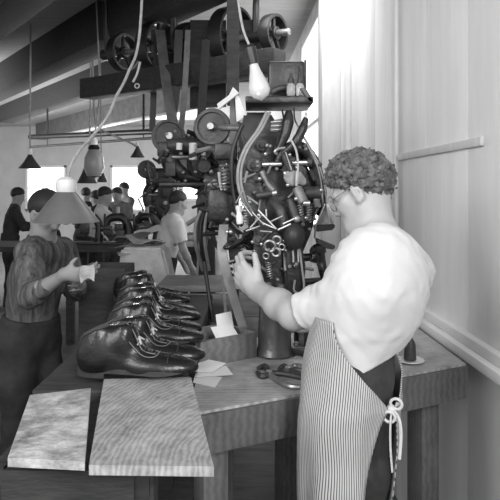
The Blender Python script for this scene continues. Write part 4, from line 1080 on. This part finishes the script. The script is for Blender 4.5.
# fan of rods at the left centre
for a_, b_2, r_, mk in (((240, 200), (252, 216), .003, 'steel2'), ((247, 196), (258, 204), .003, 'hose'), ((243, 190), (236, 203), .0025, 'steel2'), ((258, 210), (276, 229), .0035, 'steel'), ((260, 222), (276, 229), .003, 'steel'), ((252, 212), (264, 225), .0028, 'steel2'),
        ((246, 231), (260, 226), .003, 'steel2'), ((262, 215), (250, 228), .0028, 'steel2'), ((260, 231), (272, 232), .0028, 'steel'), ((270, 222), (283, 216), .003, 'steel2'), ((278, 230), (291, 224), .0035, 'steel'), ((283, 224), (296, 218), .003, 'steel')):
    mp('rod', MB().tube([m_(*a_, -.085), m_(*b_2, -.09)], r_, 8), mk)
mp('white_handle', MB().lathe([(0, 0), (.009, 0), (.011, .004), (.011, .026), (.008, .030), (.008, .044), (.010, .048), (.010, .058), (0, .06)], m_(240, 224, -.06), (-.08, 0, 1)), 'porcelain', 'white cylindrical handle')
# small rings, cams, gears
for x, y, R_, r_ in ((270, 246, .017, .0045), (277, 240, .012, .004), (276, 252, .013, .004), (266, 256, .009, .003), (282, 247, .009, .003)):
    mp('ring', MB().torus(m_(x, y, -.075), R_, r_, (.25, 1, .2), 20), 'steel2')
for x, y, R_ in ((254, 165, .026), (262, 145, .020), (300, 172, .022), (314, 208, .018), (258, 240, .018)):
    mb = MB(); mb.cyl(m_(x, y, .03), m_(x, y, -.02), R_); mb.cyl(m_(x, y, -.015), m_(x, y, -.035), R_*.4)
    mp('cam', mb, 'iron2')
rnd = random.Random(4)
def inside(x, y):
    return ((x-285)/42)**2+((y-190)/52)**2 < 1 or (246 < x < 300 and 225 < y < 285) or (222 < x < 250 and 195 < y < 262)
n = 0
while n < 60:
    x, y = rnd.uniform(222, 332), rnd.uniform(110, 285)
    if not inside(x, y): continue
    n += 1; dy = rnd.uniform(-.08, -.01); p = m_(x, y, dy)
    mp('bolt', MB().lathe([(0, 0), (.006, 0), (.0065, .002), (.0065, .006), (.004, .009), (0, .01)], p, (rnd.uniform(-.5, .5), -1, rnd.uniform(-.3, .5)), 6+2*rnd.randint(0, 3)), rnd.choice(['steel', 'steel2', 'iron3', 'iron2']))
n = 0
while n < 34:
    x, y = rnd.uniform(224, 332), rnd.uniform(118, 270)
    if not inside(x, y): continue
    n += 1; an = rnd.uniform(0, PI); L = rnd.uniform(6, 17); dy = rnd.uniform(-.075, .0)
    mp('link', MB().tube([m_(x, y, dy), m_(x+L*math.cos(an), y+L*math.sin(an), dy+rnd.uniform(-.02, .02))], rnd.uniform(.0025, .006), 8), rnd.choice(['steel2', 'iron2', 'iron', 'iron2', 'iron3']))
for a_, b_2 in (((309, 205), (309, 222)), ((316, 199), (318, 207)), ((246, 205), (246, 224)), ((254, 250), (256, 268)), ((224, 168), (224, 190)), ((268, 262), (270, 278)), ((300, 205), (302, 222))):
    mp('spring', MB().spring(m_(*a_, -.06), m_(*b_2, -.06), .0085, .0022, 7), 'steel2')
for x in (232, 236, 240):
    pass
# perforated white guide seen behind the hand
gq = MB(); gq.prism([m_(228, 259, .0), m_(233, 261, .0), m_(236, 288, .0), m_(231, 288, .0)], (0, .006, 0)); gq.prism([m_(231, 283, -.002), m_(241, 282, -.002), m_(241, 289, -.002), m_(231, 289, -.002)], (0, .006, 0))
gd = mp('guide_strip', gq, 'porcelain', 'white guide strip with dark holes')
for k in range(4): part('guide_hole', MB().cyl(m_(230.5+k*.9, 263+k*6, -.002), m_(230.5+k*.9, 263+k*6, .004), .0055), M['iron'], gd)
# left drive side: large flywheel, its stub shaft, ribbed block, A-frame
wc = at(212, 127, 2.2)
mb = MB(); R_ = 18.5/600*2.2
mb.lathe([(R_-.014, 0), (R_-.003, 0), (R_, .004), (R_, .026), (R_-.003, .03), (R_-.014, .03), (R_-.014, 0)], wc+Vector((0, -.015, 0)), (0.12, 1, 0), 40)
mb.lathe([(0, .006), (R_-.012, .010), (R_-.012, .018), (0, .022)], wc+Vector((0, -.015, 0)), (.12, 1, 0), 40)
fw_ = mp('flywheel', mb, 'iron2')
part('hub', MB().lathe([(0, -.03), (.012, -.03), (.014, -.01), (.018, .0), (.018, .03), (0, .03)], wc+Vector((0, -.01, 0)), (.12, 1, 0)), M['steel2'], fw_)
mp('flywheel_shaft', MB().cyl(wc+Vector((0, .02, 0)), m_(252, 128, .16), .012), 'steel2')
mp('flywheel_bracket', MB().tube([wc+Vector((.002, .05, 0)), at(222, 150, 2.2), at(240, 168, 2.1), at(250, 185, 2.05)], [.016, .016, .018, .02], 10), 'iron')
mb = MB()
for k in range(6): mb.box(at(226, 166+k*4.2, 2.0), (.042, .05, .009), None, .002)
mp('ribbed_block', mb, 'iron2')
mp('rod_cover', MB().tube([at(219, 172, 1.96), at(220, 182, 1.96), at(222, 190, 1.96)], .005, 8), 'hose_pale')
mp('drive_case', MB().box(at(222, 205, 2.08), (.09, .09, .11), None, .012), 'iron')
mp('drive_case', MB().box(at(226, 152, 2.12), (.08, .07, .06), None, .01), 'iron')
mp('support_arm', MB().tube([at(226, 225, 2.06), at(240, 238, 2.02), at(256, 245, 2.0)], .022, 10), 'iron')
mp('support_arm', MB().tube([at(224, 190, 2.06), at(240, 190, 2.02), at(254, 190, 2.0)], .02, 10), 'iron')
# shoe being worked, held in the jaws
hs = dup(sh0, (0, 0, 0), 0, 'black shoe upside down on the machine jaws behind the hand'); hs['group'] = 'shoes held in the large machine'
hs.matrix_world = Matrix.LocRotScale(m_(238, 240, -.0)+Vector((.005, -.03, .02)), axes((-.55, -.75, -.30), (.35, .15, -1)).to_quaternion(), (.55,)*3)
ht = dup(sh0, (0, 0, 0), 0, 'black shoe hanging toe down between the machine and the man'); ht['group'] = 'shoes held in the large machine'
ht.matrix_world = Matrix.LocRotScale(at(325, 262, 1.93), axes((.05, -.1, -1), (-1, -.4, 0)).to_quaternion(), (.40,)*3)

# clear bulb hung at the shelf
bt = at(262, 101, 1.80); axb = (at(254, 66, 1.80)-bt).normalized(); Lb = (at(254, 66, 1.80)-bt).length
hb = empty('light_bulb', bt.to_tuple(), 'clear pointed glass light bulb hanging in front of the machine shelf', 'light bulb')
part('glass', MB().lathe([(0, 0), (.004, .003), (.010, .006), (.024, .014), (.0315, .030), (.031, .045), (.025, .066), (.018, .088), (.014, .105), (.013, .115), (0, .115)], bt, axb, 32), M['bulb'], hb)
part('filament', MB().tube([bt+axb*.1, bt+axb*.05+Vector((.012, 0, 0)), bt+axb*.035, bt+axb*.05-Vector((.012, 0, 0)), bt+axb*.1], .0012, 6), M['porcelain'], hb)
part('socket', MB().lathe([(0, 0), (.016, 0), (.018, .02), (.018, .05), (.008, .06), (0, .062)], bt+axb*.113, axb), M['iron'], hb)
e_ = bt+axb*.17
part('cord', MB().tube([e_, e_+Vector((-.03, .05, .12)), e_+Vector((-.06, .15, .5)), Vector((e_.x-.06, e_.y+.2, 3.3))], .004, 8), M['cord'], hb)
# post with white board and brace
po = empty('support_post', at(235, 150, 2.45).to_tuple(), 'grey upright post with a pale diagonal brace and white board left of the bulb', 'post')
part('post', MB().prism([at(229, 152, 2.45), at(239, 152, 2.45), at(236, 92, 2.45), at(230, 96, 2.45)], (0, .05, 0)), M['beam'], po)
part('post_head', MB().box(at(233, 45, 2.5), (.05, .05, .5)), M['darkwood'], po)
part('white_board', MB().prism([at(235, 96, 2.42), at(238, 94, 2.42), at(246, 115, 2.42), at(236.5, 122, 2.42)], (0, .02, 0)), M['porcelain'], po)
part('brace', MB().prism([at(217, 104, 2.40), at(218.5, 109, 2.40), at(239, 93, 2.40), at(233, 87, 2.40), at(229, 95, 2.40)], (0, .025, 0)), M['trimw'], po)
part('post_foot', MB().prism([at(232, 150, 2.46), at(239, 150, 2.46), at(239, 330, 2.46), at(232, 330, 2.46)], (0, .03, 0)), M['darkwood'], po)
# straps
ribbon([at(224, 225, 1.97), at(222, 245, 1.9), at(224, 262, 1.88), at(233, 295, 1.92), at(243, 327, 1.98)], (.030, -.006, 0), .004, 'leather_strap', M['strap'], 'broad grey leather strap hanging slack from the machine to the tray', 'strap')
ribbon([at(229, 214, 2.05), at(221, 240, 2.1), at(222, 262, 2.15), at(226, 320, 2.2)], (.010, 0, 0), .003, 'leather_strap', M['hose'], 'thin pale strap hanging straight beside the slack leather strap', 'strap')
solo('iron_rod', MB().tube([at(204, 262, 2.55), at(208, 288, 2.5), at(213, 322, 2.45)], .009, 8), M['iron'], 'thin dark rod slanting down in front of the plank bench', 'rod')

# ------------------------------------------------------------------ machines behind
def back_machine(px, Y, seed, label, s=1., zlo=1.1):
    rnd = random.Random(seed); x0 = (px-250)/600*Y; b = Vector((x0, Y, 0))
    t = empty('stitching_machine', b.to_tuple(), label, 'machine', 'pedestal machines behind the large machine')
    zk = (1.9-zlo)/.8
    def q(dx, dy, z): return Vector((x0+dx*s, Y+dy*s, zlo+(z-1.1)*zk))
    part('pedestal', MB().lathe([(0, 0), (.22*s, 0), (.22*s, .03), (.1*s, .09), (.062*s, .35), (.055*s, zlo), (0, zlo)], b, n=28), M['iron'], t)
    part('head_casting', MB().box(q(-.04, 0, 1.30), (.26*s, .2*s, .36*zk), None, .03), M['iron'], t)
    part('arm_casting', MB().tube([q(.02, 0, 1.12), q(-.1, -.04, 1.2), q(-.2, -.06, 1.36), q(-.2, -.05, 1.5), q(-.08, -.02, 1.62)], [.06*s, .065*s, .06*s, .06*s, .07*s], 14), M['iron'], t)
    part('top_casting', MB().box(q(-.04, .02, 1.66), (.34*s, .16*s, .16*zk), None, .025), M['iron'], t)
    for dx, z, R_ in ((.14, 1.66, .13), (-.22, 1.72, .10), (.04, 1.82, .11), (-.02, 1.36, .09)):
        c = q(dx, -.1, z); mb = MB(); ax = Vector((.25, -1, .05))
        mb.lathe([(R_*s-.016, 0), (R_*s, 0), (R_*s, .04), (R_*s-.016, .04), (R_*s-.016, 0)], c, ax, 28); mb.lathe([(0, .008), (R_*s-.014, .014), (R_*s-.014, .022), (0, .03)], c, ax, 28)
        wl_ = part('wheel', mb, M['iron'] if R_ != .10 else M['iron2'], t); part('hub', MB().cyl(c-ax*.01, c+ax*.05, .022*s), M['steel2'], wl_)
    part('cross_roller', MB().cyl(q(-.22, -.12, 1.60), q(.12, -.12, 1.61), .045*s), M['iron2'], t)
    part('cross_shaft', MB().cyl(q(-.26, -.1, 1.45), q(.2, -.1, 1.45), .014*s), M['steel2'], t)
    for k in range(26):
        z = rnd.uniform(1.1, 1.78); dx = rnd.uniform(-.3, .2); dy = rnd.uniform(-.16, -.09); an = rnd.uniform(0, PI); L = rnd.uniform(.05, .2)
        part('link', MB().tube([q(dx, dy, z), q(dx+L*math.cos(an)*.6, dy+rnd.uniform(-.03, .03), z+L*math.sin(an))], rnd.uniform(.005, .014)*s, 8), M[rnd.choice(['steel2', 'iron', 'iron2', 'iron2', 'iron', 'steel'])], t)
    for k in range(26):
        p = q(rnd.uniform(-.28, .2), rnd.uniform(-.17, -.1), rnd.uniform(1.1, 1.8))
        part('bolt', MB().lathe([(0, 0), (.012*s, 0), (.012*s, .012), (.006*s, .018), (0, .02)], p, (rnd.uniform(-.4, .4), -1, rnd.uniform(-.2, .5)), 8), M[rnd.choice(['steel', 'steel2', 'iron3', 'steel2'])], t)
    for k in range(5):
        c = q(rnd.uniform(-.25, .15), rnd.uniform(-.14, -.06), rnd.uniform(1.15, 1.7))
        part('block', MB().box(c, (rnd.uniform(.05, .12)*s, .06*s, rnd.uniform(.05, .12)), Rz(rnd.uniform(-.3, .3)), .008), M[rnd.choice(['iron', 'iron2', 'iron'])], t)
    part('table_plate', MB().box(q(-.08, -.08, 1.08), (.36*s, .26*s, .03), None, .008), M['iron'], t)
    return t, q
t2, q2 = back_machine(206, 3.7, 11, 'second black machine with wheels and bright oilers, left of the large machine', 1., 1.54)
for k, (dx, r_) in enumerate(((0, .010), (5, .009), (9, .008))):
    part('hose', MB().tube([at(212, 193, 3.0+.0*k), at(203+dx*.6, 207, 3.0), at(196+dx, 225, 3.0), at(196+dx, 245, 3.0), at(203+dx*.7, 270, 3.1)], r_, 10), M['hose'] if k != 1 else M['rubber'], t2)
part('frame_leg', MB().prism([at(202, 205, 3.2), at(210, 205, 3.2), at(203, 288, 3.2), at(197, 288, 3.2)], (0, .05, 0)), M['iron'], t2)
part('frame_leg_edge', MB().tube([at(203, 206, 3.19), at(199, 250, 3.19), at(197, 287, 3.19)], .006, 8), M['hose'], t2)
part('frame_leg', MB().tube([at(212, 218, 3.2), at(214, 240, 3.2), at(224, 255, 3.2)], .012, 8), M['iron2'], t2)
part('oil_tin', MB().cyl(at(193, 160, 3.3), at(193, 143, 3.3), .022), M['porcelain'], t2, 'white oil tin'); part('oil_tin', MB().cyl(at(179, 150, 3.5), at(179.5, 143, 3.5), .018), M['porcelain'], t2, 'white oil tin')
part('side_case', MB().box(at(220, 182, 3.3), (.13, .12, .22), None, .02), M['iron'], t2)
part('link_casing', MB().box(at(219, 186, 3.12), (.15, .12, .46), None, .025), M['iron'], t2)
part('casing_arm', MB().tube([at(214, 150, 3.15), at(210, 140, 3.4), at(204, 136, 3.65)], .05, 12), M['iron'], t2)
rnd = random.Random(77)
for k in range(46):
    x, y = rnd.uniform(200, 236), rnd.uniform(138, 236); Y = rnd.uniform(2.9, 3.1); an = rnd.uniform(0, PI); L = rnd.uniform(6, 18)
    part('link', MB().tube([at(x, y, Y), at(x+L*math.cos(an), y+L*math.sin(an), Y+rnd.uniform(-.05, .05))], rnd.uniform(.004, .013), 8), M[rnd.choice(['iron', 'iron2', 'iron', 'steel2', 'hose', 'iron'])], t2)
for k in range(36):
    x, y = rnd.uniform(200, 238), rnd.uniform(138, 240)
    part('bolt', MB().lathe([(0, 0), (.011, 0), (.011, .012), (.006, .018), (0, .02)], at(x, y, rnd.uniform(2.88, 3.0)), (rnd.uniform(-.5, .5), -1, rnd.uniform(-.3, .5)), 8), M[rnd.choice(['steel', 'iron3', 'steel2', 'iron2'])], t2)
for k in range(8):
    x, y = rnd.uniform(203, 234), rnd.uniform(140, 225); mb = MB(); mb.cyl(at(x, y, 3.05), at(x, y, 2.98), rnd.uniform(.02, .05))
    part('cam', mb, M[rnd.choice(['iron', 'iron2'])], t2)
back_machine(168, 6.6, 23, 'black pedestal machine with rollers standing behind the pale-shirted young worker')
def bench_machine(px, Y, seed, label):
    rnd = random.Random(seed); x0 = (px-250)/600*Y; zb_ = .955; t = empty('bench_machine', (x0, Y, zb_), label, 'machine', 'dark machines on the long bench')
    c = Vector((x0, Y, zb_))
    part('base_plate', MB().box(c+Vector((0, 0, .015)), (.34, .2, .03), None, .006), M['iron'], t)
    part('arm', MB().tube([c+Vector((.12, 0, .02)), c+Vector((.13, 0, .2)), c+Vector((.05, 0, .3)), c+Vector((-.1, 0, .29)), c+Vector((-.14, 0, .22)), c+Vector((-.14, 0, .12))], [.06, .05, .05, .045, .04, .025], 12), M['iron'], t)
    t.scale = (.8, .8, .9)
    part('wheel', MB().torus(c+Vector((.2, 0, .26)), .07, .014, (1, .2, 0), 20), M['iron2'], t)
    for k in range(14):
        p = c+Vector((rnd.uniform(-.2, .2), rnd.uniform(-.12, .02), rnd.uniform(.04, .3))); an = rnd.uniform(0, PI); L = rnd.uniform(.05, .16)
        part('link', MB().tube([p, p+Vector((L*math.cos(an), .02, L*math.sin(an)*.7))], rnd.uniform(.008, .02), 8), M[rnd.choice(['iron', 'iron2', 'steel2', 'iron'])], t)
    for k in range(3):
        part('block', MB().box(c+Vector((rnd.uniform(-.15, .12), rnd.uniform(-.06, .03), rnd.uniform(.06, .2))), (.11, .1, rnd.uniform(.08, .16)), None, .01), M['iron'], t)
    part('spool', MB().cyl(c+Vector((0, 0, .33)), c+Vector((0, 0, .42)), .025), M['hide'], t)
    return t
bench_machine(89, 6.05, 1, 'leftmost dark machine on the long bench'); bench_machine(118, 6.0, 2, 'dark machine in the middle of the long bench, below the worker in white'); bench_machine(147, 6.05, 3, 'dark machine at the right end of the long bench')
# small pale piece held at left
sheet('leather_piece', at(87, 277, 2.26),    .05, .07, .012, M['sacking'], 'small pale curved piece in the hand of the near left worker', 'leather', .3, .006, None, (.2, .6), 12)
